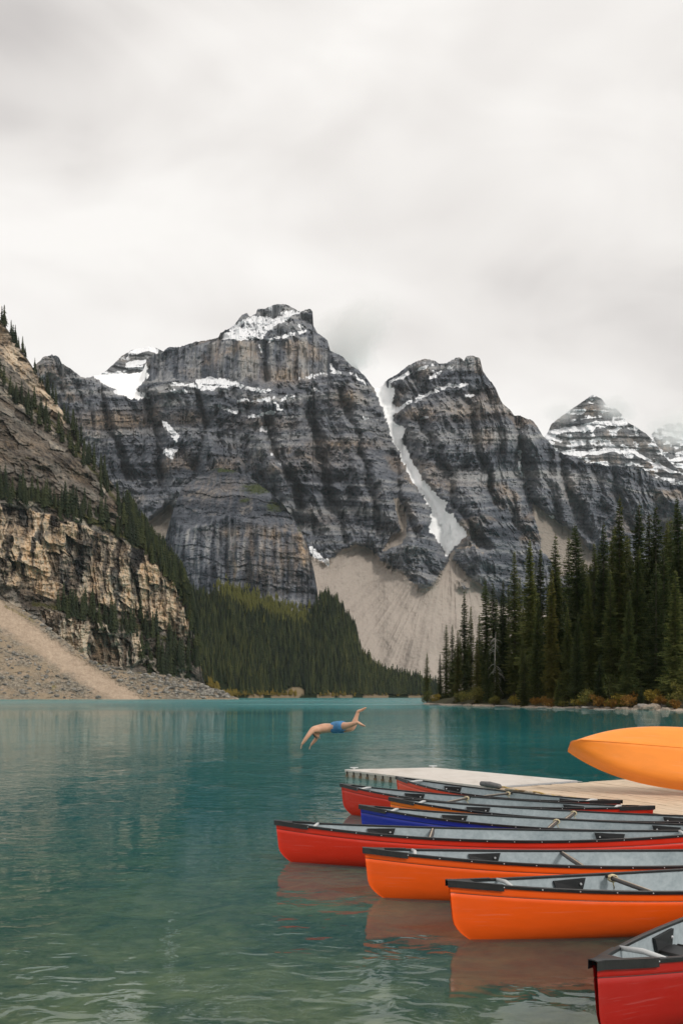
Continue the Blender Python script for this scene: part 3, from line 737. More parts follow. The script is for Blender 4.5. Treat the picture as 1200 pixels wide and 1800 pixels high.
def water_material():
    t = NT('lake_water')
    geo = t.n('ShaderNodeNewGeometry'); pos = geo.outputs['Position']
    def wmap(sc, rot=0.0):
        m = t.n('ShaderNodeMapping'); m.inputs['Scale'].default_value = sc; m.inputs['Rotation'].default_value = (0, 0, rot)
        t.l(pos, m.inputs['Vector']); return m.outputs[0]
    r1 = t.noise(wmap((1.0, 1.4, 1), 0.35), 2.8, 2, 0.45, 0.6)
    r2 = t.noise(wmap((1.0, 1.7, 1), -0.35), 5.0, 3, 0.55, 0.4)
    r3 = t.noise(wmap((0.6, 1.6, 1), 0.1), 0.35, 2, 0.5)
    gust = t.ramp(t.noise(wmap((0.5, 1.0, 1), 0.5), 0.016, 3, 0.5), [(0.38, 0.25), (0.62, 1.0)])
    wind = t.math('MULTIPLY', t.attr('wind'), gust)
    h = t.math('MULTIPLY_ADD', r2, 0.12, t.math('MULTIPLY_ADD', r3, 0.3, r1))
    patch = t.ramp(t.noise(wmap((1, 0.7, 1), 0.4), 0.55, 2, 0.5), [(0.47, 0.0), (0.70, 0.34)])
    h = t.math('MULTIPLY', h, t.math('ADD', t.math('MULTIPLY_ADD', wind, 1.0, 0.10), patch))
    nrm = t.bump(h, 1.0, 0.055)
    gl = t.n('ShaderNodeBsdfGlossy'); t.l(t.math('MULTIPLY_ADD', t.math('MULTIPLY', t.math('SUBTRACT', t.attr('wind'), 0.9, clamp=True), t.ramp(t.noise(wmap((0.25, 1.0, 1), 0.1), 0.03, 4, 0.6), [(0.36, 0.25), (0.62, 1.0)])), 0.20, 0.008), gl.inputs['Roughness']); gl.inputs['Color'].default_value = (0.97, 0.98, 0.98, 1)
    t.l(nrm, gl.inputs['Normal'])
    df = t.n('ShaderNodeBsdfDiffuse')
    t.l(t.ramp(t.noise(wmap((1, 1, 1)), 0.03, 3), [(0.3, (0.024, 0.225, 0.240)), (0.7, (0.034, 0.270, 0.280))]), df.inputs['Color'])
    tr = t.n('ShaderNodeBsdfTransparent'); tr.inputs['Color'].default_value = (0.84, 0.90, 0.74, 1)
    body = t.n('ShaderNodeMixShader'); t.l(t.attr('deep'), body.inputs[0]); t.l(tr.outputs[0], body.inputs[1]); t.l(df.outputs[0], body.inputs[2])
    fr = t.n('ShaderNodeFresnel'); fr.inputs['IOR'].default_value = 1.333; t.l(nrm, fr.inputs['Normal'])
    mx = t.n('ShaderNodeMixShader'); t.l(fr.outputs[0], mx.inputs[0]); t.l(body.outputs[0], mx.inputs[1]); t.l(gl.outputs[0], mx.inputs[2])
    t.l(mx.outputs[0], t.out.inputs['Surface'])
    return t.m

ys = np.concatenate([np.linspace(-12, 60, 73), 60 * (7500 / 60) ** np.linspace(0.02, 1, 60)])
us = np.linspace(-1, 1, 61)
Yg = np.repeat(ys[:, None], len(us), 1); Xg = us[None] * (60 + np.abs(Yg) * 1.0)
dep = lake_depth(Xg, Yg)
deep = np.maximum(1 - np.exp(-dep * 0.42), sstep(16, 45, Yg))
wind = 0.02 + 0.5 * sstep(10, 40, Yg) + 0.5 * sstep(40, 160, Yg) + 2.4 * sstep(60, 420, Yg)
wind *= 1 - 0.75 * sstep(0.05, 0.14, Xg / np.maximum(Yg, 1)) * sstep(20, 40, Yg) * sstep(260, 200, Yg)      # the lee of the wooded point
idx = np.arange(Yg.size).reshape(Yg.shape)
quads = np.stack([idx[:-1, :-1], idx[:-1, 1:], idx[1:, 1:], idx[1:, :-1]], -1).reshape(-1, 4)
me = mesh_np('lake', np.stack([Xg, Yg, np.zeros_like(Xg)], -1).reshape(-1, 3), quads, dict(deep=deep, wind=wind))
lake = link('lake', me, water_material(), None, True)
tag(lake, 'turquoise mountain lake, green in the shallows', kind='structure')

# lake bed under the shallows
bx = np.linspace(-70, 85, 300); by = np.concatenate([np.linspace(-10, 30, 180), np.linspace(31, 190, 60)])
BX, BY = np.meshgrid(bx, by)
BZ = -lake_depth(BX, BY) + 0.16 * fbm(BX / 2.2, BY / 2.2, 1.0, 4) + 0.12 * (cells(BX / 0.9, BY / 0.7, 7)[0] - 0.5)
idx = np.arange(BX.size).reshape(BX.shape)
quads = np.stack([idx[:-1, :-1], idx[:-1, 1:], idx[1:, 1:], idx[1:, :-1]], -1).reshape(-1, 4)
t = NT('silty_bed'); v = t.coord('Object')
f = t.math('ADD', t.math('MULTIPLY', t.noise(v, 0.5, 5, 0.6, 0.5), 0.6), t.math('MULTIPLY', t.noise(v, 3.0, 5, 0.65), 0.4))
MAT_BED = t.principled(t.ramp(f, [(0.38, (0.07, 0.072, 0.036)), (0.5, (0.23, 0.225, 0.115)), (0.62, (0.40, 0.38, 0.21))]), 0.95)
o = link('lake_bed', mesh_np('lake_bed', np.stack([BX, BY, BZ], -1).reshape(-1, 3), quads), MAT_BED, None, True)
tag(o, 'silty green lake bed seen through the shallows', kind='structure')

# ------------------------------------------------------------------ wooded point on the right
shoreE = [(736, 228), (760, 205), (800, 190), (850, 176), (900, 163), (960, 150), (1030, 140), (1100, 132), (1200, 124), (1290, 118)]
spx = np.linspace(734, 1420, 150)
sY = np.interp(spx, [p for p, _ in shoreE] + [1420], [y for _, y in shoreE] + [110]) + 1.6 * pn(spx / 14, 1.0, 2.0) + 1.0 * pn(spx / 4, 5.0, 2.0)
def ground_z(dist): return -0.5 + 0.16 * dist - 0.0026 * np.minimum(dist, 30) ** 2
dist = np.concatenate([np.linspace(0, 12, 26), np.linspace(13, 60, 24), np.linspace(70, 260, 8)])
SX = (spx - 600) / F * sY
sx0 = np.gradient(SX); sy0 = np.gradient(sY)
GX = SX[None] + dist[:, None] * 0.42; GY = sY[None] + dist[:, None] * 0.9
GZ = ground_z(dist)[:, None] + 0 * GX + 0.20 * fbm(GX / 3, GY / 3, 2.0, 4) * sstep(0.5, 4, dist)[:, None]
idx = np.arange(GX.size).reshape(GX.shape)
quads = np.stack([idx[:-1, :-1], idx[:-1, 1:], idx[1:, 1:], idx[1:, :-1]], -1).reshape(-1, 4)
t = NT('shore_ground'); v = t.coord('Object')
fine = t.noise(v, 2.2, 6, 0.7)
sand = t.ramp(fine, [(0.35, (0.16, 0.125, 0.095)), (0.5, (0.36, 0.295, 0.235)), (0.7, (0.52, 0.44, 0.36))])
soil = t.ramp(t.noise(v, 0.5, 5), [(0.35, (0.022, 0.02, 0.012)), (0.7, (0.07, 0.065, 0.025))])
MAT_SHORE = t.principled(t.mix(t.ramp(t.math('MULTIPLY_ADD', fine, 0.5, t.attr('inland')), [(0.55, 0.0), (0.8, 1.0)]), sand, soil), 0.95, t.bump(fine, 0.5, 0.1), 0.2)
me = mesh_np('shore', np.stack([GX, GY, GZ], -1).reshape(-1, 3), quads, dict(inland=np.repeat(sstep(4.2, 7.5, dist)[:, None], len(spx), 1)))
o = link('shore', me, MAT_SHORE, None, True)
tag(o, 'narrow sandy shore of the wooded point', kind='structure')
def shore_at(px, d):
    i = np.interp(px, spx, np.arange(len(spx))); Y0 = float(np.interp(px, spx, sY)); X0 = (px - 600) / F * Y0
    # walk inland, then slide along the shore until the wanted column is met
    Y = Y0
    for _ in range(12):
        Y = float(np.interp(q if _ else px, spx, sY)) + 0.9 * d
        Xq = (px - 600) / F * Y
        xs = Xq - 0.42 * d; q = float(np.interp(xs, SX, spx))
    return Vector(((px - 600) / F * Y, Y, float(ground_z(np.array(d)))))

# ---- conifers -------------------------------------------------------------
def needle_material(name, a, b, c):
    t = NT(name); v = t.coord('Object')
    oi = t.n('ShaderNodeObjectInfo')
    f = t.math('MULTIPLY_ADD', oi.outputs['Random'], 0.35, t.noise(v, 0.9, 4, 0.6))
    col = t.ramp(f, [(0.4, a), (0.65, b), (0.95, c)])
    return t.principled(col, 0.75, None, 0.2)
MAT_NEEDLE = needle_material('spruce_needles', (0.020, 0.030, 0.012), (0.056, 0.072, 0.022), (0.15, 0.155, 0.040))
MAT_NEEDLE2 = needle_material('yellowing_needles', (0.028, 0.036, 0.010), (0.075, 0.080, 0.020), (0.15, 0.13, 0.03))
MAT_FARNEEDLE = needle_material('far_needles', (0.010, 0.016, 0.008), (0.021, 0.029, 0.012), (0.045, 0.052, 0.018))
t = NT('wood_needles'); v = t.coord('Object')
f = t.math('ADD', t.math('MULTIPLY', t.noise(v, 0.012, 4, 0.6), 0.55), t.math('MULTIPLY', t.attr('tone'), 0.42))
MAT_WOOD = t.principled(t.ramp(f, [(0.30, (0.012, 0.018, 0.010)), (0.52, (0.028, 0.037, 0.015)), (0.76, (0.064, 0.068, 0.022))]), 0.8, None, 0.15)
MAT_BARK = simple_mat('bark', (0.085, 0.065, 0.05), 0.9, 0.4, 2.0)
MAT_DEAD = simple_mat('bleached_wood', (0.24, 0.215, 0.19), 0.85, 0.3, 3.0)

def conifer(seed, H=30.0, R=3.0, bare=0.08, density=1.0):
    """trunk and crown meshes of a spruce; crown = drooping boughs carrying flat sprays of needles"""
    rng = np.random.default_rng(seed)
    mb = MB()
    lean = rng.normal(0, 0.12, 2)
    n = 9
    mb.tube([(lean[0] * (k / n) ** 2 * 2, lean[1] * (k / n) ** 2 * 2, H * k / n) for k in range(n + 1)], [0.30 * (1 - k / n) ** 0.9 + 0.02 for k in range(n + 1)], 7)
    trunk = mb.mesh('trunk')
    V = []; T = []
    def tri(a, b, c):
        i = len(V); V.extend((a, b, c)); T.append((i, i + 1, i + 2))
    z = H * bare
    wob = rng.random(6) * 6.28
    while z < H * 0.99:
        u = z / H
        prof = (1 - u) ** 0.78 * (1.0 if u > 0.22 else 0.62 + 0.38 * u / 0.22)
        rad = R * prof * (0.82 + 0.18 * math.sin(z * 1.1 + wob[0])) + 0.12
        nb = max(4, int((7 + rng.integers(0, 3)) * density * (0.55 + 0.45 * (1 - u))))
        a0 = rng.random() * 6.28
        for k in range(nb):
            if rng.random() < 0.10: continue
            az = a0 + 6.283 * k / nb + rng.normal(0, 0.22)
            L = rad * (0.62 + 0.5 * rng.random()) * (1 + 0.25 * math.sin(2 * az + wob[1]))
            if rng.random() < 0.07: L *= 1.25
            ca, sa = math.cos(az), math.sin(az)
            droop = (0.10 + 0.42 * (1 - u)) * (0.7 + 0.6 * rng.random())
            zz = z + rng.normal(0, 0.14)
            m = max(3, int(L / 0.48) + 2)
            px_ = lean * (u ** 2) * 2
            pts = []
            for q in range(m + 1):
                s = q / m
                pts.append(np.array((px_[0] + ca * L * s, px_[1] + sa * L * s, zz - droop * L * s * (1.15 - 0.45 * s) + 0.10 * L * s * s)))
            side = np.array((-sa, ca, 0.0))
            for q in range(m):
                p, p2 = pts[q], pts[q + 1]
                s = (q + 0.5) / m
                w = (0.24 + 0.42 * math.sin(min(1, s * 1.25 + 0.12) * math.pi)) * min(1.0, L / 1.6) + 0.08
                for sg in (-1, 1):
                    e = p2 + side * sg * w * (0.8 + 0.5 * rng.random()) + np.array((ca, sa, 0)) * 0.22 * rng.random() + np.array((0, 0, -0.10 - 0.26 * rng.random() * w))
                    tri(p, p2 + (p2 - p) * 0.15, e)
                # hanging twigs
                if s > 0.2:
                    e = p + np.array((ca * 0.12, sa * 0.12, -(0.16 + 0.30 * rng.random()) * (0.6 + 0.6 * (1 - u)))) + side * rng.normal(0, 0.08)
                    tri(p - side * 0.07, p2 + side * 0.05, e)
            tri(pts[-1] + side * 0.07, pts[-1] - side * 0.07, pts[-1] + (pts[-1] - pts[-2]) * 0.8)
        z += (0.34 + 0.26 * (1 - u)) * (0.8 + 0.4 * rng.random()) * (H / 30) ** 0.5 / density ** 0.5
    # leader
    tri(np.array((lean[0] * 2 - 0.06, lean[1] * 2, H - 0.6)), np.array((lean[0] * 2 + 0.06, lean[1] * 2, H - 0.6)), np.array((lean[0] * 2, lean[1] * 2, H + 0.5)))
    return trunk, mesh_np('crown', np.array(V), np.array(T))

protos = []
for sd0, H, R, bare, dens in ((1, 30, 4.4, 0.03, 1.7), (2, 30, 3.9, 0.05, 1.6), (3, 30, 5.0, 0.03, 1.8), (4, 30, 3.5, 0.07, 1.55), (5, 14, 2.6, 0.03, 1.5), (6, 9, 2.1, 0.02, 1.5), (7, 30, 3.6, 0.12, 1.2)):
    tm, cm = conifer(sd0, H, R, bare, dens)
    tm.materials.append(MAT_BARK); tm.polygons.foreach_set('use_smooth', np.ones(len(tm.polygons), bool))
    protos.append((H, tm, cm))
crown_yellow = {}
def plant(kind, p, H, label, group=None, wide=1.0, yellow=False, cat='tree', name='spruce_tree'):
    h0, tm, cm = protos[kind]
    if yellow:
        if kind not in crown_yellow:
            crown_yellow[kind] = cm.copy(); crown_yellow[kind].materials.clear(); crown_yellow[kind].materials.append(MAT_NEEDLE2)
        cm = crown_yellow[kind]
    elif not cm.materials: cm.materials.append(MAT_NEEDLE)
    s = H / h0
    r = empty(name, p, random.uniform(0, 6.28)); r.scale = (s * wide, s * wide, s)
    tag(r, label, cat, group)
    for nm, m in (('trunk', tm), ('crown', cm)):
        c = bpy.data.objects.new(nm, m); COL.objects.link(c); c.parent = r
    return r
for k in range(len(protos)):
    if not protos[k][2].materials: protos[k][2].materials.append(MAT_NEEDLE)

ORD = ['first', 'second', 'third', 'fourth', 'fifth', 'sixth', 'seventh', 'eighth', 'ninth', 'tenth']
# (tip px, tip py, metres inland, kind, width, yellow, label)
trees = [
 (750, 1146, 7, 1, 1.0, 0, 'lone thin spruce standing apart at the outer tip of the wooded point'),
 (773, 1148, 9, 1, 0.9, 0, 'short narrow spruce next inland from the lone one at the tip'),
 (784, 1096, 12, 1, 0.9, 0, 'narrow spruce at the outer end of the grove, third from its tip'),
 (794, 1097, 14, 3, 0.9, 0, 'narrow spruce paired with an equal one at the outer end of the grove'),
 (804, 1106, 9, 0, 0.8, 1, 'yellow green spruce leaning into the outer end of the grove'),
 (816, 1037, 15, 1, 0.9, 0, 'first tall spire shaped spruce from the outer end of the grove'),
 (827, 1064, 19, 3, 0.9, 0, 'slim spruce just behind the first tall spire of the grove'),
 (842, 1080, 22, 1, 0.9, 0, 'shaded spruce in the dip between two taller spires'),
 (856, 1017, 14, 2, 0.75, 0, 'dense dark spruce above the bleached dead tree'),
 (866, 1022, 24, 3, 1.0, 0, 'thin spruce touching the dense dark one above the dead tree'),
 (883, 1020, 17, 1, 0.9, 0, 'slim spruce half way between the dead tree and the taller wall of trees'),
 (893, 1026, 26, 3, 1.0, 0, 'thin spruce tip peeking out behind the slim one near the dead tree'),
 (904, 967, 18, 3, 1.0, 0, 'thin open spruce where the grove starts to rise'),
 (932, 946, 17, 2, 0.78, 0, 'broad dark spruce rising beside the thin open one'),
 (949, 962, 25, 3, 1.0, 0, 'slender spruce in the gap behind the broad dark one'),
 (969, 998, 8, 0, 0.85, 1, 'yellow green spruce standing at the front of the tall wall of trees'),
 (975, 938, 24, 1, 1.0, 0, 'pointed dark spruce directly behind the yellow green front one'),
 (1000, 942, 28, 3, 1.0, 0, 'thin spire between two pointed dark spruces'),
 (1016, 918, 19, 2, 0.82, 0, 'heavy dark spruce with a broad skirt in mid grove'),
 (1043, 952, 27, 3, 1.0, 0, 'lower spire in the notch right of the heavy dark spruce'),
 (1059, 917, 20, 1, 1.0, 0, 'tall narrow spruce left of the yellowish giant'),
 (1073, 925, 30, 2, 0.8, 0, 'dark spruce filling in behind the yellowish giant'),
 (1088, 873, 15, 0, 0.85, 1, 'yellowish giant, the tallest olive tinted spruce of the grove'),
 (1121, 883, 24, 1, 1.1, 0, 'tall dark spruce right of the yellowish giant'),
 (1140, 901, 30, 3, 1.1, 1, 'olive spruce squeezed between two tall dark ones'),
 (1151, 886, 22, 1, 1.0, 0, 'tall dark spruce, the third from the picture edge'),
 (1166, 914, 30, 2, 0.8, 0, 'shaded spruce behind the one with the visible trunk'),
 (1179, 910, 24, 1, 1.0, 0, 'dark spruce second from the picture edge'),
 (1194, 871, 18, 2, 0.85, 0, 'very tall spruce cut by the picture edge'),
 (1014, 1077, 7, 0, 0.95, 0, 'mid sized spruce in front of the heavy dark one'),
 (997, 1066, 11, 1, 1.0, 0, 'mid sized spruce behind the orange bushes'),
 (918, 1116, 9, 1, 1.0, 0, 'slim mid sized spruce in front of the rising grove'),
 (921, 1147, 5, 4, 0.9, 1, 'young olive spruce by the water below the thin open one'),
 (1104, 1036, 7, 0, 0.95, 0, 'full spruce at the front below the yellowish giant'),
 (1152, 986, 10, 6, 1.2, 0, 'sparse spruce showing its pale trunk near the picture edge'),
 (1165, 957, 13, 1, 1.1, 0, 'tall spruce behind the sparse one with the pale trunk'),
 (1117, 962, 17, 2, 0.85, 0, 'broad spruce between the giant and the sparse one'),
 (980, 1196, 4.5, 5, 1.0, 0, 'small cone shaped spruce beside the two orange bushes'),
 (1124, 1206, 4.0, 5, 1.2, 0, 'small bushy spruce on the sand by the boulders'),
 (872, 1160, 6, 4, 0.9, 1, 'young spruce in front of the dead tree'),
 (1052, 1150, 7, 4, 1.0, 0, 'young spruce behind the yellow bushes'),
 (858, 1130, 9, 1, 1.0, 0, 'narrow spruce left of the dead tree'),
 (838, 1120, 8, 0, 0.8, 1, 'pale green spruce over the round shoreline bush'),
 (943, 1050, 13, 2, 0.75, 0, 'dark spruce left of the yellow green front one'),
 (1035, 1010, 13, 2, 0.8, 0, 'dark spruce behind the yellow bushes, above a young one'),
 (1072, 1000, 11, 1, 1.0, 0, 'dark spruce to the left beneath the giant'),
 (1185, 1000, 8, 0, 1.0, 0, 'full spruce at the picture edge in front of the very tall one'),
]
for (tx, ty, dd, kind, wd, yel, lab) in trees:
    p = shore_at(tx, dd)
    top = CAMH + (HOR - ty) / F * p.y
    plant(kind, p - Vector((0, 0, 0.15)), top - p.z + 0.1, lab, 'spruces of the wooded point', wd, bool(yel))
rng = random.Random(5)
for i in range(80):
    tx = rng.uniform(790, 1290); dd = rng.uniform(24, 62)
    p = shore_at(min(tx, 1400), dd)
    lim = np.interp(tx, [800, 860, 900, 960, 1020, 1090, 1300], [1110, 1050, 1010, 975, 960, 930, 915])
    top = CAMH + (HOR - (lim + rng.uniform(8, 70))) / F * p.y
    plant(rng.choice((0, 1, 2, 3)), p, top - p.z, 'shaded spruce crowded deep inside the grove ' + ('behind the dead tree', 'behind the yellow green front spruce', 'behind the heavy dark spruce', 'behind the yellowish giant', 'near the picture edge')[int(np.clip((tx - 790) / 85, 0, 4))], 'spruces deep inside the grove', 0.95)

# bleached dead tree with bare drooping limbs
p = shore_at(869, 6.0)
r = empty('dead_tree', p); tag(r, 'bleached dead tree with bare drooping limbs in front of the dark spruces', 'tree')
Hh = 14.5
MB().tube([(0, 0, -0.2), (0.1, 0, 5), (0.05, 0.1, 10), (0.2, 0, Hh)], [0.2, 0.16, 0.1, 0.02], 7).build('trunk', MAT_DEAD, r, True)
rng = random.Random(8)
for k in range(34):
    z = rng.uniform(3.2, 13.5); az = rng.uniform(0, 6.28); L = rng.uniform(1.2, 3.0) * (1.15 - z / 18)
    c_, s_ = math.cos(az), math.sin(az); dr = rng.uniform(0.25, 0.6)
    pts = [(0.08, 0, z)] + [(c_ * L * q, s_ * L * q, z + 0.25 * L * q - dr * L * q * q * 1.9) for q in (0.35, 0.7, 1.0)]
    mb = MB().tube(pts, [0.05, 0.04, 0.028, 0.01], 5)
    for q in (0.5, 0.75, 0.95):
        a = Vector((c_ * L * q, s_ * L * q, z + 0.25 * L * q - dr * L * q * q * 1.9))
        mb.tube([a, a + Vector((rng.uniform(-.4, .4), rng.uniform(-.4, .4), rng.uniform(-.7, -.1)))], [0.018, 0.005], 4)
    mb.build('branch', MAT_DEAD, r)

# ---- shoreline bushes, logs, stones --------------------------------------
def leaf_material(name, a, b):
    t = NT(name); f = t.noise(t.coord('Object'), 2.5, 4, 0.6)
    return t.principled(t.ramp(f, [(0.35, a), (0.65, b)]), 0.7, None, 0.2)
LEAF = dict(green=leaf_material('willow_leaves', (0.035, 0.045, 0.012), (0.10, 0.105, 0.025)), yellow=leaf_material('yellow_leaves', (0.12, 0.095, 0.015), (0.34, 0.24, 0.04)),
            orange=leaf_material('orange_leaves', (0.11, 0.055, 0.012), (0.30, 0.15, 0.03)), olive=leaf_material('olive_leaves', (0.07, 0.07, 0.015), (0.19, 0.16, 0.035)))
def bush(px_, d, w, h, col, label, seed):
    rng = np.random.default_rng(seed)
    p = shore_at(px_, d)
    r = empty('bush', p); tag(r, label, 'bush', 'autumn bushes along the sandy shore')
    V = []; T = []; mb = MB()
    for c in range(rng.integers(7, 11)):
        cx = np.array((rng.normal(0, w * 0.27), rng.normal(0, w * 0.2), h * rng.uniform(0.3, 0.8)))
        mb.tube([(0, 0, -0.1), tuple(cx * np.array((0.6, 0.6, 0.55))), tuple(cx)], [0.03, 0.02, 0.008], 4)
        rr = min(w, h) * rng.uniform(0.2, 0.34)
        for k in range(110):
            q = rng.normal(size=3); q /= np.linalg.norm(q); q = cx + q * rr * rng.random() ** 0.4 * np.array((1.15, 1, 0.95))
            if q[2] < 0.05: q[2] = 0.05 + 0.2 * rng.random()
            a, b = rng.normal(size=3) * 0.13, rng.normal(size=3) * 0.13
            i = len(V); V.extend((q, q + a, q + b)); T.append((i, i + 1, i + 2))
    link('foliage', mesh_np('foliage', np.array(V), np.array(T)), LEAF[col], r)
    mb.build('stem', MAT_BARK, r)
for i, b in enumerate((
 (752, 4.2, 3.5, 3.2, 'green', 'dark green willow bush at the foot of the lone thin spruce'),
 (765, 4.0, 2.6, 2.6, 'yellow', 'yellow bush beside the willow at the tip of the point'),
 (812, 4.6, 3.6, 3.2, 'olive', 'olive round bush left of the yellowing round one by the water'),
 (828, 4.4, 4.0, 3.8, 'olive', 'large round yellowing bush at the water left of the dead tree'),
 (868, 4.3, 2.6, 2.0, 'olive', 'low olive bush under the dead tree'),
 (905, 4.5, 2.2, 2.2, 'yellow', 'small yellow bush beneath the thin open spruce'),
 (942, 4.2, 2.0, 1.7, 'orange', 'bright orange bush, left one of the close orange pair'),
 (962, 4.4, 2.2, 1.7, 'orange', 'bright orange bush, right one of the close orange pair'),
 (988, 4.7, 1.8, 1.0, 'olive', 'low rust bush right of the orange pair'),
 (1020, 4.2, 2.4, 2.1, 'yellow', 'yellow bush left of the tall olive one'),
 (1036, 4.6, 3.4, 3.2, 'olive', 'tall olive bush behind the long pale log'),
 (1054, 4.4, 1.9, 2.3, 'orange', 'orange bush tucked under the right side of the tall olive one'),
 (1072, 6.5, 3.2, 6.0, 'green', 'tall fresh green bush against the dark trees'),
 (1076, 4.0, 1.8, 1.4, 'orange', 'rust orange bush below the fresh green one'),
 (1103, 4.2, 3.0, 2.4, 'orange', 'broad orange bush left of the small bushy spruce'),
 (1090, 4.9, 2.2, 2.2, 'yellow', 'yellow bush touching the broad orange one'),
 (1142, 6.0, 2.4, 3.0, 'yellow', 'yellow green bush behind the pale boulder'),
 (1160, 5.5, 1.5, 2.0, 'orange', 'small rust bush right of the pale boulder'),
 (1185, 4.4, 1.3, 1.4, 'orange', 'tiny orange bush on the sand near the picture edge'),
 (1196, 6.5, 3.0, 4.0, 'olive', 'olive bush cut by the picture edge'))):
    bush(*b, seed=40 + i)
def log(px_, d, L, ang, rad, label, seed):
    rng = random.Random(seed); p = shore_at(px_, d); n = 7
    pts = []
    for k in range(n):
        s = (k / (n - 1) - 0.5) * L
        x, y = s * math.cos(ang), s * math.sin(ang)
        pts.append((x, y, rad * 0.8 + 0.1 * math.sin(k * 1.3 + seed) * rad))
    mb = MB().tube(pts, [rad * (1.1 - 0.5 * k / (n - 1)) * rng.uniform(0.9, 1.1) for k in range(n)], 9)
    for k in (2, 4):
        mb.tube([pts[k], (pts[k][0] + rng.uniform(-.2, .4), pts[k][1] - 0.2, pts[k][2] + rng.uniform(.25, .6))], [rad * 0.4, rad * 0.12], 5)
    o = mb.build('driftwood_log', MAT_DEAD, None, True); o.location = p
    tag(o, label, 'log', 'driftwood logs on the sand')
for a in ((1000, 2.6, 5.2, -0.1, 0.17, 'pale log lying on the sand right of the orange pair of bushes', 1), (1073, 2.3, 4.6, -0.05, 0.14, 'long thin pale log below the tall olive bush', 2), (1040, 3.6, 3.6, 0.25, 0.22, 'grey broken log in front of the tall olive bush', 3),
          (808, 2.5, 3.4, 0.3, 0.2, 'dark stump like log at the water left of the round bush', 4), (770, 2.8, 4.2, 0.1, 0.2, 'bleached log lying under the yellow bush at the point tip', 5), (958, 3.1, 2.6, -0.2, 0.13, 'short log under the orange pair of bushes', 6),
          (890, 3.4, 4.5, 0.05, 0.18, 'grey log in the shade below the slim spruce', 7), (1150, 4.2, 5.2, 0.12, 0.42, 'thick pale fallen trunk near the picture edge', 8)):
    log(*a)
MAT_STONE = simple_mat('shore_stone', (0.23, 0.19, 0.15), 0.9, 0.35, 3.0, 0.4)
def stone(p, size, seed, name='boulder'):
    bm = bmesh.new(); bmesh.ops.create_icosphere(bm, subdivisions=2, radius=1)
    rng = random.Random(seed); off = Vector((rng.uniform(0, 50), rng.uniform(0, 50), 0))
    from mathutils import noise as mn
    for v in bm.verts:
        q = v.co.normalized(); k = 1 + 0.45 * mn.noise(q * 1.3 + off) + 0.15 * mn.noise(q * 3.3 + off)
        v.co = Vector((q.x * size[0], q.y * size[1], q.z * size[2])) * k
    me = bpy.data.meshes.new(name); bm.to_mesh(me); bm.free()
    o = link(name, me, MAT_STONE); o.location = p; return o
for i, (bpx, d, s, lab) in enumerate(((1122, 3.0, 0.75, 'rounded boulder at the foot of the small bushy spruce'), (1136, 2.7, 0.95, 'pale wedge shaped boulder right of the rounded one on the sand'), (1146, 3.2, 1.0, 'tan boulder leaning on the thick pale fallen trunk'), (1087, 2.2, 0.55, 'small stone at the end of the long thin log'),
                                       (1098, 2.4, 0.6, 'small stone below the broad orange bush'), (975, 2.6, 0.5, 'dark small stone under the rust bush'), (822, 2.0, 0.7, 'dark stone at the water below the large round bush'), (1168, 2.3, 0.6, 'flat stone on the sand near the picture edge'), (1112, 1.8, 0.5, 'wet stone at the water line by the boulders'))):
    p = shore_at(bpx, d); tag(stone(p + Vector((0, 0, s * 0.25)), (s * 1.2, s, s * 0.7), i), lab, 'boulder', 'stones on the sandy shore')

# ---- distant conifers -----------------------------------------------------
def far_conifer(seed, tiers=9, nseg=7, R=0.16):
    rng = np.random.default_rng(seed); V = []; T = []
    for k in range(tiers):
        u = k / tiers; z0 = 0.04 + 0.93 * u; r = R * (1 - u) ** 0.85 + 0.012; h = 0.21 * (1 - 0.55 * u)
        i0 = len(V); V.append((0, 0, min(1.0, z0 + h)))
        for j in range(nseg):
            a = 6.283 * j / nseg + k * 0.7; rr = r * rng.uniform(0.6, 1.2)
            V.append((rr * math.cos(a), rr * math.sin(a), z0 - 0.03 * rng.random()))
            a2 = a + 3.14159 / nseg; V.append((0.55 * rr * math.cos(a2), 0.55 * rr * math.sin(a2), z0 + h * 0.25))
        n2 = 2 * nseg
        for j in range(n2): T.append((i0, i0 + 1 + j, i0 + 1 + (j + 1) % n2))
    i0 = len(V)
    for j in range(4): V.append((0.012 * math.cos(1.57 * j), 0.012 * math.sin(1.57 * j), -0.05))
    V.append((0, 0, 0.7))
    for j in range(4): T.append((i0 + 4, i0 + j, i0 + (j + 1) % 4))
    return np.array(V, np.float32), np.array(T, np.int32)
FARP = [far_conifer(s, 8 + s % 3, 6 + s % 2, 0.15 + 0.02 * (s % 3)) for s in range(5)]
def scatter_mesh(name, pos, hs, ws, seed):
    rng = np.random.default_rng(seed); VV = []; TT = []; TN = []; n = 0
    kinds = rng.integers(0, len(FARP), len(pos)); rot = rng.random(len(pos)) * 6.283
    for k, (V, T) in enumerate(FARP):
        sel = np.where(kinds == k)[0]
        if not len(sel): continue
        c, s = np.cos(rot[sel])[:, None], np.sin(rot[sel])[:, None]
        H = hs[sel][:, None]; W = (hs * ws)[sel][:, None]
        P = np.stack([(V[None, :, 0] * c - V[None, :, 1] * s) * W, (V[None, :, 0] * s + V[None, :, 1] * c) * W, V[None, :, 2] * H], -1) + pos[sel][:, None]
        VV.append(P.reshape(-1, 3)); TN.append(np.repeat(rng.random(len(sel)), len(V))); TT.append((T[None] + (n + np.arange(len(sel)) * len(V))[:, None, None]).reshape(-1, 3)); n += len(sel) * len(V)
    return mesh_np(name, np.concatenate(VV), np.concatenate(TT), dict(tone=np.concatenate(TN)))
rng = np.random.default_rng(3)
NF = 8000
fx = rng.uniform(205, 770, NF); fu = rng.random(NF) ** 0.9
ridb = np.interp(fx, LB.px1, LB.rid)
fy = 1224 + (ridb - 1224) * fu
dens = np.ones(NF)
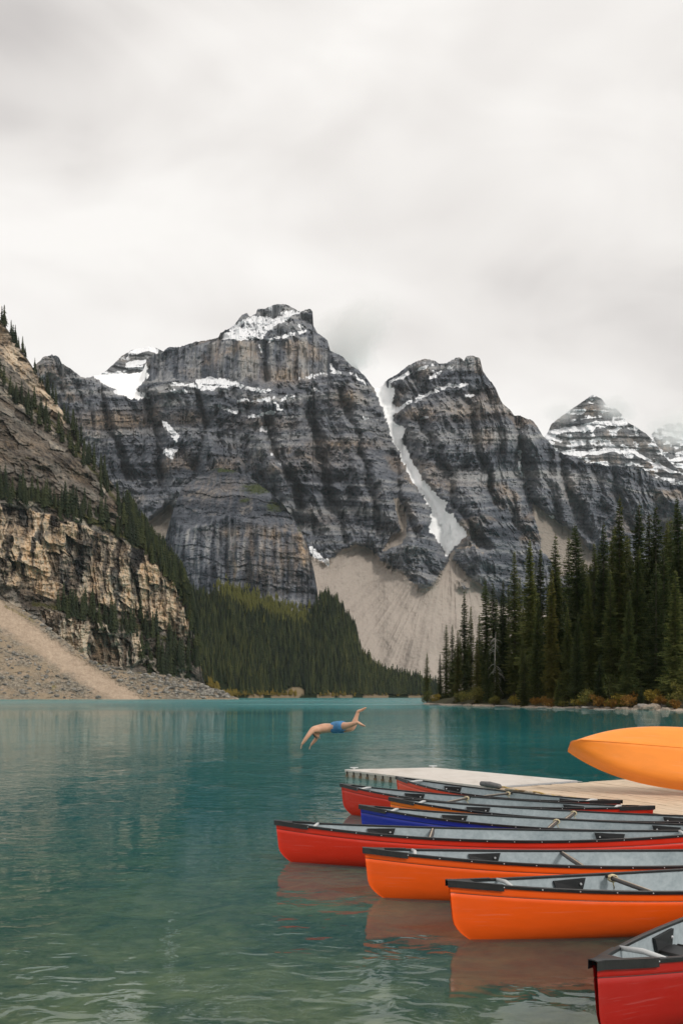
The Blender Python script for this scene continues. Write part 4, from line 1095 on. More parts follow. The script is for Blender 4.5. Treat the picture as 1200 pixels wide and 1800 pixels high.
mead = np.exp(-(near_line(fx, fy, [(395, 1046), (440, 1060), (500, 1078), (530, 1088)]) / 17) ** 2)
keep = rng.random(NF) > 0.82 * mead
keep &= ~((np.hypot((fx - 520) / 17, (fy - 1218) / 10) < 1)) & (fy < 1222)
keep &= ~((fx < 400) & (fy > 1205 + (fx - 400) * 0.1)) 
fx, fy = fx[keep], fy[keep]
pos = LB.pos(fx, fy)
clump = fbm(fx / 30, fy / 25, 1.0, 2)
hs = (9 + 10 * rng.random(len(fx)) + 6 * clump) * np.where(rng.random(len(fx)) < 0.12, 1.35, 1.0) * (pos[:, 1] / 1100) ** 0.35
hs *= np.clip(1 - 0.5 * np.exp(-(near_line(fx, fy, [(395, 1046), (440, 1060), (500, 1078), (530, 1088)]) / 20) ** 2), 0.3, 1)
o = link('forest', scatter_mesh('forest', pos, hs, 0.95 + 0.5 * rng.random(len(fx)), 5), MAT_WOOD)
tag(o, 'dense dark conifer forest on the far slope under the dome', kind='stuff')
# larch and shrub clumps, light green, in the clearing above the forest
NM = 520
q = rng.random(NM); mx_ = np.interp(q, [0, 1], [385, 545]) + rng.normal(0, 6, NM); my_ = np.interp(q, [0, 0.3, 1], [1040, 1058, 1092]) + rng.normal(0, 9, NM)
pos = LB.pos(mx_, my_)
MAT_LARCH = needle_material('larch_needles', (0.05, 0.055, 0.014), (0.12, 0.12, 0.03), (0.20, 0.18, 0.04))
o = link('larches', scatter_mesh('larches', pos, 6 + 6 * rng.random(NM), np.full(NM, 1.7), 6), MAT_LARCH); tag(o, 'light green larch scrub in the clearing under the dome', kind='stuff')
# yellow brush at the far shore
NY = 420
yx = np.concatenate([rng.uniform(335, 385, 160), rng.uniform(385, 520, 180), rng.uniform(560, 740, 80)]); yy = np.concatenate([np.interp(yx[:160], [335, 385], [1172, 1212]) + rng.normal(0, 5, 160), 1221 + rng.normal(0, 1.5, 260)])
pos = LB.pos(yx, yy)
MAT_YB = needle_material('yellow_brush_leaves', (0.10, 0.085, 0.018), (0.24, 0.17, 0.03), (0.34, 0.24, 0.04))
o = link('yellow_brush', scatter_mesh('yellow_brush', pos, 3 + 4 * rng.random(NY), np.full(NY, 2.6), 8), MAT_YB); tag(o, 'low yellow brush along the far shore', kind='stuff')

# conifers one can tell apart on the left cliff and its ledges
rng = np.random.default_rng(21)
def along(pts, n, spread):
    xs, ys = zip(*pts); q = np.sort(rng.random(n)); t_ = q * (len(pts) - 1)
    return np.interp(t_, range(len(pts)), xs) + rng.normal(0, spread * 0.6, n), np.interp(t_, range(len(pts)), ys) + rng.normal(0, spread, n)
cliff_sets = [
 (along([(-15, 535), (20, 590), (60, 652), (100, 712), (145, 785), (200, 855), (240, 922)], 46, 3), 17, 'conifer on the skyline edge of the tan cliff', 'conifers on the cliff skyline', LC),
 (along([(-20, 640), (20, 690), (60, 728), (110, 768), (150, 812), (195, 870), (235, 930)], 74, 9), 17, 'conifer on the diagonal upper cliff ledge', 'conifers on the upper ledge', LC),
 (along([(-20, 868), (20, 874), (60, 880), (110, 897), (160, 915), (215, 938), (245, 958)], 80, 7), 20, 'conifer on the ledge above the bright cliff face', 'conifers on the middle ledge', LC),
 (along([(110, 1082), (130, 1080), (160, 1088), (190, 1098), (230, 1104), (270, 1118), (320, 1140)], 62, 9), 21, 'conifer on the lowest ledge of the bright cliff', 'conifers on the lowest ledge', LC),
 (along([(235, 1160), (270, 1178), (290, 1178), (310, 1180), (335, 1186)], 44, 12), 24, 'dark conifer at the foot of the cliff above the talus', 'conifers at the cliff foot', LC),
]
fm = []
for V, T in FARP:
    m = mesh_np('conifer', V, T); m.materials.append(MAT_FARNEEDLE); fm.append(m)
for (xy, h, lab, grp, L) in cliff_sets:
    for x, y in zip(*xy):
        ry = float(np.interp(x, L.px1, L.rid))
        P = L.pos(np.array([x]), np.array([max(y, ry + 1.5)]))[0]
        o = bpy.data.objects.new('conifer_tree', fm[rng.integers(0, 5)]); COL.objects.link(o)
        hh = h * rng.uniform(0.55, 1.25)
        o.location = P - np.array((0, 0, 0.8)); o.scale = (hh * 1.0, hh * 1.0, hh); o.rotation_euler = (0, 0, rng.random() * 6.28)
        fx_ = (x - min(xy[0])) / (max(xy[0]) - min(xy[0]))
        where = ('by the picture edge', 'one third along', 'two thirds along', 'forest end')[min(3, int(fx_ * 4))]
        tag(o, ('short ' if hh < h * 0.8 else 'tall ' if hh > h * 1.05 else 'middling ') + lab + ', ' + where, 'tree', grp)
# trees massed along the cliff's falling edge: part of the far wood
NE = 700
ex, ey = along([(215, 900), (245, 940), (280, 985), (312, 1025), (338, 1070), (350, 1120), (355, 1170)], NE, 9)
ex = ex + rng.uniform(-4, 16, NE)
pos = np.where((ex[:, None] < 352), LC.pos(np.minimum(ex, 352), np.maximum(ey, np.interp(ex, LC.px1, LC.rid) + 2)), LB.pos(ex, np.maximum(ey, np.interp(ex, LB.px1, LB.rid) + 2)))
o = link('forest', scatter_mesh('cliff_forest', pos, 13 + 9 * rng.random(NE), np.full(NE, 1.1), 15), MAT_WOOD); tag(o, 'dark conifers massed along the falling edge of the tan cliff', kind='stuff')
# rubble on the talus
NR = 2600
rxp = rng.uniform(-40, 405, NR); ryp = 1227 + (np.interp(rxp, LT.px1, LT.rid) - 1227) * rng.random(NR) ** 0.8
ok = (np.interp(ryp, [1040, 1070, 1120, 1160, 1200, 1228], [-60, -18, 50, 105, 170, 215]) - rxp); ok = (ok > 34) | (ok < -46); rxp, ryp = rxp[ok], ryp[ok]
pos = LT.pos(rxp, ryp)
ico = bmesh.new(); bmesh.ops.create_icosphere(ico, subdivisions=1, radius=1); IV = np.array([v.co[:] for v in ico.verts], np.float32); IT = np.array([[v.index for v in f.verts] for f in ico.faces], np.int32); ico.free()
sz = 0.22 + 0.8 * rng.random(len(pos)) ** 6 * 2.0
P = IV[None] * (0.7 + 0.6 * rng.random((len(pos), len(IV), 1))) * sz[:, None, None] * np.array((1.3, 1, 0.8)) + pos[:, None]
T = (IT[None] + (np.arange(len(pos)) * len(IV))[:, None, None]).reshape(-1, 3)
t = NT('rubble_rock'); MAT_RUB = t.principled(t.ramp(t.noise(t.coord('Object'), 0.35, 3, 0.7), [(0.35, (0.05, 0.047, 0.042)), (0.5, (0.16, 0.148, 0.13)), (0.68, (0.36, 0.33, 0.285))]), 0.9)
o = link('rubble', mesh_np('rubble', P.reshape(-1, 3), T), MAT_RUB); tag(o, 'loose grey rubble strewn over the talus', kind='stuff')
# ------------------------------------------------------------------ canoes
def hull_material(name, col):
    t = NT(name); v = t.coord('Object')
    n = t.noise(t.coord('Object', (0.5, 1, 3)), 1.6, 5, 0.6)
    scr = t.ramp(t.noise(t.coord('Object', (0.25, 1, 9)), 5.0, 5, 0.7), [(0.58, 0.0), (0.74, 0.55)])
    base = t.ramp(n, [(0.3, tuple(c * 0.86 for c in col)), (0.7, tuple(min(1, c * 1.08) for c in col))])
    col2 = t.mix(scr, base, tuple(min(1, c * 0.8 + 0.12) for c in col))
    return t.principled(col2, t.ramp(t.noise(v, 6, 4), [(0.3, 0.30), (0.7, 0.5)]), t.bump(t.noise(v, 2.2, 3), 0.10, 0.03), 0.45)
HULL = dict(red=hull_material('red_hull', (0.66, 0.028, 0.009)), orange=hull_material('orange_hull', (0.88, 0.105, 0.006)), vermilion=hull_material('vermilion_hull', (0.74, 0.055, 0.008)),
            blue=hull_material('blue_hull', (0.012, 0.030, 0.34)), darkred=hull_material('dark_red_hull', (0.40, 0.012, 0.008)), amber=hull_material('amber_hull', (0.90, 0.20, 0.010)), tangerine=hull_material('tangerine_hull', (0.93, 0.29, 0.035)))
t = NT('grey_liner'); v = t.coord('Object')
MAT_LINER = t.principled(t.ramp(t.math('ADD', t.math('MULTIPLY', t.noise(v, 2.5, 5, 0.6), 0.6), t.math('MULTIPLY', t.noise(v, 22, 4, 0.6), 0.4)), [(0.36, (0.25, 0.30, 0.325)), (0.64, (0.42, 0.475, 0.50))]), 0.5, None, 0.4)
MAT_BLACK = simple_mat('black_vinyl', (0.014, 0.015, 0.016), 0.38, 0.3, 10, 0.1)
MAT_BLACKM = simple_mat('black_plate', (0.010, 0.011, 0.012), 0.5, 0.3, 12, 0.1)
MAT_MARK = simple_mat('embossed_mark', (0.05, 0.053, 0.055), 0.5, 0.1)
MAT_ALU = simple_mat('rivet_metal', (0.75, 0.76, 0.77), 0.35, 0.1, 8, 0, 0.5, 0.6)
MAT_ASH = simple_mat('ash_wood', (0.40, 0.33, 0.25), 0.5, 0.25, 5)
MAT_DARKWOOD = simple_mat('dark_wood', (0.028, 0.025, 0.023), 0.5, 0.3, 6)
MAT_ROPE = simple_mat('cream_rope', (0.55, 0.47, 0.30), 0.85, 0.25, 40, 0.4)
MAT_PALE = simple_mat('pale_grey_plastic', (0.48, 0.49, 0.49), 0.45, 0.1)
MAT_GROOVE = simple_mat('letter_black', (0.02, 0.008, 0.008), 0.6, 0.1)

NS, NQ = 64, 18
def canoe_surface(L, B, zmid, zend, inset=0.0, rake=0.055, vsec=False):
    """grid of points, stations x girth (one gunwale round the keel to the other)"""
    s = np.sin(np.linspace(-1, 1, NS) * math.pi / 2 * 0.999)
    th = np.concatenate([np.linspace(0, 0.85, NQ - 6), np.array([0.892, 0.898, 0.904, 0.92, 0.96, 1.0])])     # 0 keel .. 1 gunwale, extra rows for the groove
    G = np.zeros((NS, NQ, 3))
    a = np.abs(s)
    b = np.maximum(B * (1 - a ** (3.1 if vsec else 2.0)) ** 0.98 - inset, 0.004)
    b = np.maximum(b, 0.014 - inset)
    sheer = zmid + (zend - zmid) * a ** 2.1
    keel = 0.035 * a ** 3 + inset
    for j, q in enumerate(th):
        ang = q * math.pi / 2
        full = math.sin(ang) ** 0.62
        vee = 0.25 + 0.75 * q ** 0.8
        k = full * (1 - a ** 5) + vee * full * a ** 5
        y = b * k
        zn = (1 - math.cos(ang)) * 0.55 + 0.45 * q ** 2.2
        if vsec:
            yk = float(np.interp(q, [0, 0.5, 0.62, 0.75, 1.0], [0, 0.80, 0.93, 0.985, 1.0])); zn = float(np.interp(q, [0, 0.5, 0.62, 0.75, 1.0], [0, 0.34, 0.46, 0.62, 1.0]))
            y = b * yk
        if j == NQ - 5 and not vsec: y = y - 0.005 * (inset == 0)
        z = keel + (sheer - keel) * zn
        off = rake * (1 - zn) + 0.17 * np.clip(1 - zn / 0.42, 0, 1) ** 2.2
        x = s * L / 2 - np.sign(s) * a ** 9 * off
        x = x - np.sign(s) * inset * a ** 20 * 1.5
        G[:, j, 0] = x; G[:, j, 1] = y; G[:, j, 2] = z
    return s, a, b, sheer, G

def grid_faces(R, C, base=0):
    idx = np.arange(R * C).reshape(R, C) + base
    return np.stack([idx[:-1, :-1], idx[:-1, 1:], idx[1:, 1:], idx[1:, :-1]], -1).reshape(-1, 4)

def full_girth(G):
    m = G[:, ::-1].copy(); m[:, :, 1] *= -1
    return np.concatenate([m, G[:, 1:]], 1)

def canoe_meshes(L=5.2, B=0.46, zmid=0.445, zend=0.548):
    s, a, b, sheer, G = canoe_surface(L, B, zmid, zend)
    W = full_girth(G)
    hull = mesh_np('hull', W.reshape(-1, 3), grid_faces(*W.shape[:2]))
    s2, a2, b2, sh2, G2 = canoe_surface(L, B, zmid, zend, 0.012)
    W2 = full_girth(G2)[2:-2]
    liner = mesh_np('liner', W2.reshape(-1, 3), grid_faces(*W2.shape[:2])[:, ::-1])
    # gunwale rails: rectangular section along each sheer line
    rails = []
    for sg in (1, -1):
        P = G[:, -1].copy(); P[:, 1] *= sg
        prof = [(-0.030, -0.008), (0.013, -0.008), (0.016, -0.004), (0.016, 0.030), (-0.022, 0.032), (-0.030, 0.026)]     # (out, up); wraps down outside
        prof = [(0.011, -0.021), (0.013, 0.003), (0.009, 0.008), (-0.014, 0.008), (-0.018, 0.003), (-0.018, -0.013), (-0.004, -0.013), (-0.004, -0.021)]
        R = []
        for i in range(NS):
            y0 = P[i, 1]
            row = []
            for (o_, u_) in prof:
                yy = y0 + sg * o_
                if sg * yy < 0.001: yy = sg * 0.001
                row.append((P[i, 0] + np.sign(s[i]) * 0.012 * a[i] ** 30, yy, P[i, 2] + u_))
            R.append(row)
        R = np.array(R); n = len(prof)
        idx = np.arange(NS * n).reshape(NS, n)
        f = np.stack([idx[:-1], np.roll(idx, -1, 1)[:-1], np.roll(idx, -1, 1)[1:], idx[1:]], -1).reshape(-1, 4)
        rails.append(mesh_np('gunwale', R.reshape(-1, 3), f))
    return dict(hull=hull, liner=liner, rails=rails, s=s, G=G, L=L, B=B)

def canoe(name, bow, heading, col, label, pitch=0.0, roll=0.0, draft=0.06, thwarts=(0.50,), seats=(0.24, 0.76), seat_kind='plate', rope=True, wordmark=False, L=5.2, B=0.46):
    """bow: world point of the top of the stem (x, y); heading: degrees from +X towards +Y, bow to stern"""
    C = canoe_meshes(L, B)
    root = empty(name, (0, 0, 0))
    tag(root, label, 'canoe', 'canoes moored side by side at the dock')
    h = math.radians(heading)
    ux, uy = math.cos(h), math.sin(h)
    root.location = (bow[0] + ux * L / 2, bow[1] + uy * L / 2, -draft)
    root.rotation_euler = (math.radians(roll), math.radians(pitch), h)
    hm = link('hull', C['hull'], HULL[col], root, True)
    lm = link('liner', C['liner'], MAT_LINER, root, True)
    G = C['G']; top = G[:, -1]; xs = top[:, 0]
    def edge(x): return float(np.interp(x, xs, top[:, 1])), float(np.interp(x, xs, top[:, 2]))
    def wall(x, z):
        i = int(np.argmin(np.abs(xs - x))); return float(np.interp(z, G[i, :, 2], G[i, :, 1]))
    for sg in (1, -1):
        MB().tube([(p[0], sg * (p[1] + 0.001), p[2]) for p in G[1:-1, NQ - 5]], 0.0035, 5, False).build('crease_line', MAT_BLACK, root)
    for k, m in enumerate(C['rails']):
        g = link('gunwale', m, MAT_BLACK, root, False)
        mb = MB(); sg = 1 if k == 0 else -1
        for x in np.arange(-L / 2 + 0.42, L / 2 - 0.4, 0.30):
            y, z = edge(x)
            mb.tube([(x, sg * (y + 0.013), z - 0.009), (x, sg * (y + 0.0185), z - 0.009)], [0.0065, 0.005], 6)
        r = mb.build('rivets', MAT_ALU, g); r['kind'] = 'stuff'
    for e in (-1, 1):
        # end deck: a short plate over the stem, and a longer skirt capping both gunwales
        n = 9; Ld = 0.42; Lt = 0.25
        vs = []; fs = []
        for q in range(n):
            x = e * (L / 2 - Lt * q / (n - 1) + (0.018 if q == 0 else 0)); y, z = edge(min(max(x, -L / 2), L / 2)); y += 0.016
            xin = x + (e * 0.05 * (q / (n - 1)) ** 2 if q else 0)
            vs += [(x, y, z + 0.012), (xin, y * 0.5, z + 0.016), (xin, -y * 0.5, z + 0.016), (x, -y, z + 0.012)]
        for q in range(n - 1):
            for k in range(3): fs.append((q * 4 + k, q * 4 + k + 1, q * 4 + 4 + k + 1, q * 4 + 4 + k))
        dk = MB().add(vs, fs).build('end_deck', MAT_BLACK, root); dk.modifiers.new('thick', 'SOLIDIFY').thickness = 0.006
        for sg in (1, -1):
            vs = []; fs = []
            for q in range(n):
                x = e * (L / 2 - Ld * q / (n - 1) + (0.018 if q == 0 else 0)); y, z = edge(min(max(x, -L / 2), L / 2)); y += 0.0175
                vs += [(x, sg * y, z - 0.043), (x, sg * y, z + 0.0115), (x, sg * max(y - 0.040, 0.001), z + 0.0115)]
            for q in range(n - 1):
                for k in range(2): fs.append((q * 3 + k, q * 3 + k + 1, q * 3 + 3 + k + 1, q * 3 + 3 + k))
            sk_ = MB().add(vs, fs).build('deck_skirt', MAT_BLACK, dk); sk_.modifiers.new('thick', 'SOLIDIFY').thickness = 0.003
        # carrying handle behind the deck
        x = e * (L / 2 - Ld - 0.07); y, z = edge(x)
        MB().tube([(x, -y * 0.96, z - 0.004), (x - e * 0.012, 0, z + 0.006), (x, y * 0.96, z - 0.004)], [0.016, 0.019, 0.016], 8).build('carry_handle', MAT_PALE, root, True)
    for q in seats:
        x = -L / 2 + L * q; y, z = edge(x)
        sw = 0.30
        for sg in (1, -1):
            mb = MB(); zt, zb = z - 0.03, z - 0.135
            pts = []
            for (dx, zz) in ((-sw / 2 - 0.02, zt), (sw / 2 + 0.02, zt), (sw / 2 - 0.012, zb), (-sw / 2 + 0.012, zb)):
                yy = wall(x + dx, zz) - 0.016
                pts.append((x + dx, sg * yy, zz))
            inn = [(p[0], p[1] - sg * 0.022, p[2]) for p in pts]
            mb.add(pts + inn, [(0, 1, 2, 3), (4, 7, 6, 5), (0, 4, 5, 1), (1, 5, 6, 2), (2, 6, 7, 3), (3, 7, 4, 0)])
            br = mb.build('seat_bracket', MAT_BLACKM, root)
            bm_ = MB()
            for dx in (-0.11, 0.11):
                yy = wall(x + dx, zt - 0.045) - 0.038
                bm_.tube([(x + dx, sg * yy, zt - 0.045), (x + dx, sg * (yy - 0.010), zt - 0.045)], [0.012, 0.009], 8)
            bb = bm_.build('bolts', MAT_ALU, br); bb['kind'] = 'stuff'
            yy = wall(x, zt - 0.05) - 0.040
            tri = [(-0.032, -0.025), (0.032, -0.025), (0, -0.075)]
            MB().add([(x + dx, sg * (yy - 0.0015 + 0.12 * (-dz - 0.05) * 0), zt + dz) for dx, dz in tri] + [(x + dx * 0.6, sg * (yy - 0.002), zt - 0.007 + dz * 0.8) for dx, dz in tri],
                     [(0, 1, 4, 3), (1, 2, 5, 4), (2, 0, 3, 5)]).build('triangle_emblem', MAT_MARK, br)
        # seat: two rails and a webbed panel, low between the brackets
        yb = wall(x, z - 0.13) - 0.03
        st = MB().box((x, 0, z - 0.128), (sw - 0.06, 2 * yb - 0.02, 0.012)).build('seat', MAT_BLACKM, root, False, 0.004)
        for dx in (-sw / 2 + 0.03, sw / 2 - 0.03):
            MB().tube([(x + dx, -yb + 0.04, z - 0.126), (x + dx, yb - 0.04, z - 0.126)], 0.013, 7).build('seat_rail', MAT_DARKWOOD, st, True)
    for q in thwarts:
        x = -L / 2 + L * q; y, z = edge(x)
        n = 9
        pts = [(x, -y + 0.02 + (2 * y - 0.04) * k / (n - 1), z - 0.022) for k in range(n)]
        mb = MB(); vs = []
        for k, p in enumerate(pts):
            w = 0.020 + 0.010 * math.sin(math.pi * k / (n - 1))
            vs += [(p[0] - w, p[1], p[2] - 0.012), (p[0] + w, p[1], p[2] - 0.012), (p[0] + w, p[1], p[2] + 0.008), (p[0] + w * 0.4, p[1], p[2] + 0.013), (p[0] - w * 0.4, p[1], p[2] + 0.013), (p[0] - w, p[1], p[2] + 0.008)]
        fs = [tuple(range(6))[::-1], tuple(range(6 * (n - 1), 6 * n))]
        for k in range(n - 1):
            for j in range(6): fs.append((k * 6 + j, k * 6 + (j + 1) % 6, k * 6 + 6 + (j + 1) % 6, k * 6 + 6 + j))
        th = mb.add(vs, fs).build('thwart', MAT_DARKWOOD, root, True)
        cap_ = MB().box((x, 0, z - 0.0065), (0.014, 2 * y - 0.08, 0.004)).build('pale_top', MAT_ASH, th)  # pale ash strip along the top of the dark thwart
        if rope:
            yk = y * 0.72; mb = MB()
            for dx in (-0.008, 0.012):
                ring = [(x + dx + 0.004 * math.sin(3 * a_), yk + 0.030 * math.cos(a_) * 0.4, z - 0.022 + 0.034 * math.sin(a_)) for a_ in np.linspace(0, 6.283, 13)]
                ring = [(x + 0.040 * math.cos(a_), yk + dx, z - 0.022 + 0.030 * math.sin(a_)) for a_ in np.linspace(0, 6.283, 13)]
                mb.tube(ring, 0.008, 6)
            mb.tube([(x, yk, z - 0.05), (x + 0.03, yk + 0.03, z - 0.11), (x + 0.01, yk + 0.01, z - 0.17)], 0.006, 5)
            mb.build('rope_tie', MAT_ROPE, th, True)
    if wordmark:
        # faint dark maker's wordmark below the stern deck: a swash and small blocks
        mb = MB(); x0 = L / 2 - 0.50
        def on(x, dz): y, z = edge(x); i = int(np.argmin(np.abs(xs - x))); yy = float(np.interp(z + dz, G[i, :, 2], G[i, :, 1])); return (x, -(yy + 0.004), z + dz)
        def blk(xa, xb, za, zb): mb.add([on(xa, za), on(xb, za), on(xb, zb), on(xa, zb)], [(0, 1, 2, 3)])
        blk(x0, x0 + 0.022, -0.130, -0.085)
        for k in range(8): blk(x0 + 0.03 + k * 0.024, x0 + 0.045 + k * 0.024, -0.125, -0.105 + 0.004 * (k % 3))
        blk(x0 + 0.24, x0 + 0.265, -0.123, -0.098); blk(x0 + 0.272, x0 + 0.292, -0.123, -0.098); blk(x0 + 0.30, x0 + 0.312, -0.114, -0.108); blk(x0 + 0.32, x0 + 0.336, -0.123, -0.100)
        m = mb.build('wordmark', MAT_GROOVE, root); m['kind'] = 'stuff'
    return root

def bowpt(px_, py_, z): Y = (CAMH - z) * F / (py_ - HOR); return ((px_ - 600) / F * Y, Y)
ZB = 0.497
canoe('canoe', bowpt(697, 1367, ZB), -48, 'vermilion', 'vermilion canoe lying closest along the dock edge', thwarts=(0.5,), pitch=0.6, L=4.6, B=0.43)
canoe('canoe', bowpt(600, 1379, ZB), -34, 'red', 'red canoe with dark wordmark at its stern, behind the amber one', thwarts=(0.42,), pitch=0.3, wordmark=True)
canoe('canoe', bowpt(685, 1403, ZB), -23, 'amber', 'amber orange canoe wedged between the red and the blue canoe', thwarts=(0.5,), pitch=0.3)
canoe('canoe', bowpt(633, 1416, ZB), -21.5, 'blue', 'deep blue canoe, the only blue one', thwarts=(0.5,), pitch=0.2)
canoe('canoe', bowpt(485, 1442, ZB), -8.5, 'red', 'long bright red canoe reaching farthest out over the water', thwarts=(0.36,), pitch=0.0, rope=False)
canoe('canoe', bowpt(640, 1490, ZB), 1, 'orange', 'orange canoe between the far reaching red one and the nearer orange one', thwarts=(0.40,), rope=False)
canoe('canoe', bowpt(788, 1547, ZB), 14, 'orange', 'nearest whole orange canoe with a rope tied round its thwart', thwarts=(0.32,))
canoe('canoe', bowpt(1044, 1688, ZB), 40, 'darkred', 'dark red canoe bow cut off at the lower picture corner', thwarts=(0.5,))

# ------------------------------------------------------------------ docks
ZD = 0.175
def gp(px_, py_, z=ZD): Y = (CAMH - z) * F / (py_ - HOR); return Vector(((px_ - 600) / F * Y, Y, z))
t = NT('dock_plastic'); v = t.coord('Object')
st_ = t.ramp(t.noise(t.coord('Object', (1.5, 0.4, 1)), 1.4, 6, 0.65, 0.6), [(0.52, 0.0), (0.72, 0.6)])
MAT_PLASTIC = t.principled(t.mix(st_, t.ramp(t.noise(v, 3, 4), [(0.3, (0.56, 0.515, 0.465)), (0.7, (0.64, 0.595, 0.545))]), (0.42, 0.36, 0.30)), 0.6, t.bump(t.noise(v, 30, 3), 0.1, 0.01), 0.4)
MAT_FLOAT = simple_mat('float_side', (0.42, 0.39, 0.33), 0.6, 0.2, 6)
MAT_SLOT = simple_mat('slot_black', (0.012, 0.012, 0.011), 0.6, 0.1)
MAT_PIN = simple_mat('rusty_pin', (0.16, 0.105, 0.055), 0.6, 0.4, 20)
MAT_STEEL = simple_mat('galvanised_steel', (0.36, 0.36, 0.36), 0.5, 0.2, 10, 0, 0.5, 0.5)
P1, P2, P3 = gp(605, 1352.5), gp(762, 1349.0), gp(1015, 1372)
P4 = gp(868, 1383.5)
fd = empty('floating_dock', (P1.x, P1.y, 0)); tag(fd, 'pale plastic floating dock ending in open water left of the wooden deck', 'dock')
def loc(p): return p - Vector((P1.x, P1.y, 0))
# three moulded deck panels between the two long edges, butted with 8 mm gaps
for k in range(3):
    a0, a1 = k / 3, (k + 1) / 3
    e = 0.0012
    q = [P1.lerp(P4, a0 + e), P1.lerp(P4, a1 - e), P2.lerp(P3, a1 - e), P2.lerp(P3, a0 + e)]
    MB().prism([(loc(w).x, loc(w).y) for w in q], ZD - 0.06, ZD).build('deck_panel', MAT_PLASTIC, fd, False, 0.012)
q = [P1.lerp(P4, 0.004), P4, P3, P2.lerp(P3, 0.004)]
cen = sum((loc(w) for w in q), Vector()) / 4
MB().prism([((loc(w) * 0.992 + cen * 0.008).x, (loc(w) * 0.992 + cen * 0.008).y) for w in q], -0.12, ZD - 0.062).build('float_body', MAT_FLOAT, fd)
dirn = (P4 - P1).normalized(); out = Vector((dirn.y, -dirn.x, 0))
if out.dot(P2 - P1) > 0: out = -out
rz = math.atan2(dirn.y, dirn.x)
Mz = Matrix.Rotation(rz, 3, 'Z')
for k, sx_ in enumerate((610, 621.5, 633.5, 645.5, 659.5, 672.5, 686, 700, 714)):
    # along the front edge P1-P4, find the point with this picture column
    lo, hi = 0.0, 1.0
    for _ in range(40):
        m_ = (lo + hi) / 2; w = P1.lerp(P4, m_)
        if 600 + F * w.x / w.y < sx_: lo = m_
        else: hi = m_
    w = loc(P1.lerp(P4, lo))
    sl = MB().box((w.x + out.x * 0.004, w.y + out.y * 0.004, 0.085), (0.035, 0.02, 0.10), Mz).build('slot', MAT_SLOT, fd)
    MB().box((w.x + out.x * 0.012, w.y + out.y * 0.012, 0.030), (0.075, 0.03, 0.055), Mz).build('connector', MAT_PIN, sl)
for w in (P1.lerp(P2, 0.08), P1.lerp(P2, 0.96)):
    c = loc(w) + Vector((0.06, -0.1, 0)); c.z = ZD
    mb = MB().box(c + Vector((0, 0, 0.02)), (0.05, 0.04, 0.04)).tube([c + Vector((-0.10, 0, 0.05)), c + Vector((0, 0, 0.045)), c + Vector((0.10, 0, 0.05))], [0.012, 0.018, 0.012], 7)
    mb.build('cleat', MAT_PALE, fd, False)

# wooden deck: long planks parallel to its near edge
t = NT('weathered_plank'); v = t.coord('Object', (0.35, 6, 1))
oi = t.n('ShaderNodeObjectInfo')
gr = t.noise(v, 4.0, 6, 0.65, 0.8); kn = t.noise(t.coord('Object', (0.8, 3, 1)), 1.6, 4, 0.6)
col = t.ramp(gr, [(0.30, (0.36, 0.265, 0.175)), (0.5, (0.60, 0.475, 0.345)), (0.72, (0.70, 0.58, 0.45))])
col = t.mix(t.ramp(kn, [(0.62, 0.0), (0.74, 0.75)]), col, (0.16, 0.10, 0.06))
col = t.mix(t.math('MULTIPLY', oi.outputs['Random'], 0.18), col, (0.33, 0.27, 0.21))
MAT_PLANK = t.principled(col, 0.8, t.bump(gr, 0.35, 0.01), 0.25)
A0 = gp(872, 1386); ax = Vector((0.43, -0.90, 0)).normalized(); ay = Vector((0.90, 0.43, 0)).normalized()
wd = empty('wooden_dock', (A0.x, A0.y, 0), math.atan2(ax.y, ax.x)); tag(wd, 'weathered tan plank deck carrying the overturned orange boat', 'dock')
# local x along the planks (towards the camera), local y to the right/back (+)
PW, NP, PLn = 0.185, 30, 8.2
rng = random.Random(12)
sgn = 1 if (Matrix.Rotation(math.atan2(ax.y, ax.x), 3, 'Z') @ Vector((0, 1, 0))).dot(ay) > 0 else -1
for k in range(NP):
    y0 = sgn * (k + 0.5) * PW
    x0 = rng.uniform(-0.03, 0.03) - 0.12 * k * PW
    cut = rng.uniform(2.2, 5.5)
    for (xa, xb) in ((x0, cut - 0.003), (cut + 0.003, PLn)):
        dz = rng.uniform(-0.004, 0.004)
        mb = MB().box(((xa + xb) / 2, y0, ZD - 0.018 + dz), (xb - xa, PW - 0.007, 0.036))
        mb.build('plank', MAT_PLANK, wd, False, 0.003)
for (yy, nm) in ((0.03, 'edge_beam'), (NP * PW - 0.05, 'edge_beam')):
    MB().box((PLn / 2, sgn * yy, ZD - 0.115), (PLn - 0.1, 0.07, 0.15)).build(nm, MAT_DARKWOOD, wd)
for k in range(5):
    MB().box((0.3 + k * 1.8, sgn * NP * PW / 2, ZD - 0.115), (0.08, NP * PW - 0.22, 0.14)).build('joist', MAT_DARKWOOD, wd)
MB().box((PLn / 2, sgn * NP * PW / 2, -0.06), (PLn - 0.5, NP * PW - 0.4, 0.18)).build('float_block', MAT_BLACKM, wd)
# steel ramp plate bridging the two docks
p_a, p_b = gp(870, 1384, ZD + 0.012), gp(1016, 1373.2, ZD + 0.012)
dv = (p_b - p_a).normalized(); nv = Vector((dv.y, -dv.x, 0))
pl = [p_a + nv * 0.11, p_b + nv * 0.11, p_b - nv * 0.10, p_a - nv * 0.10]
rp = MB().prism([(w.x, w.y) for w in pl], ZD + 0.003, ZD + 0.014).build('joint_plate', MAT_STEEL); tag(rp, 'grey metal plate bridging the plastic dock and the wooden deck', 'plate')
mb = MB()
for k in range(5):
    w = p_a.lerp(p_b, 0.1 + 0.2 * k); mb.tube([(w.x, w.y, ZD + 0.012), (w.x, w.y, ZD + 0.026)], [0.02, 0.014], 6)
b_ = mb.build('bolts', MAT_STEEL); b_.parent = rp; b_['kind'] = 'stuff'
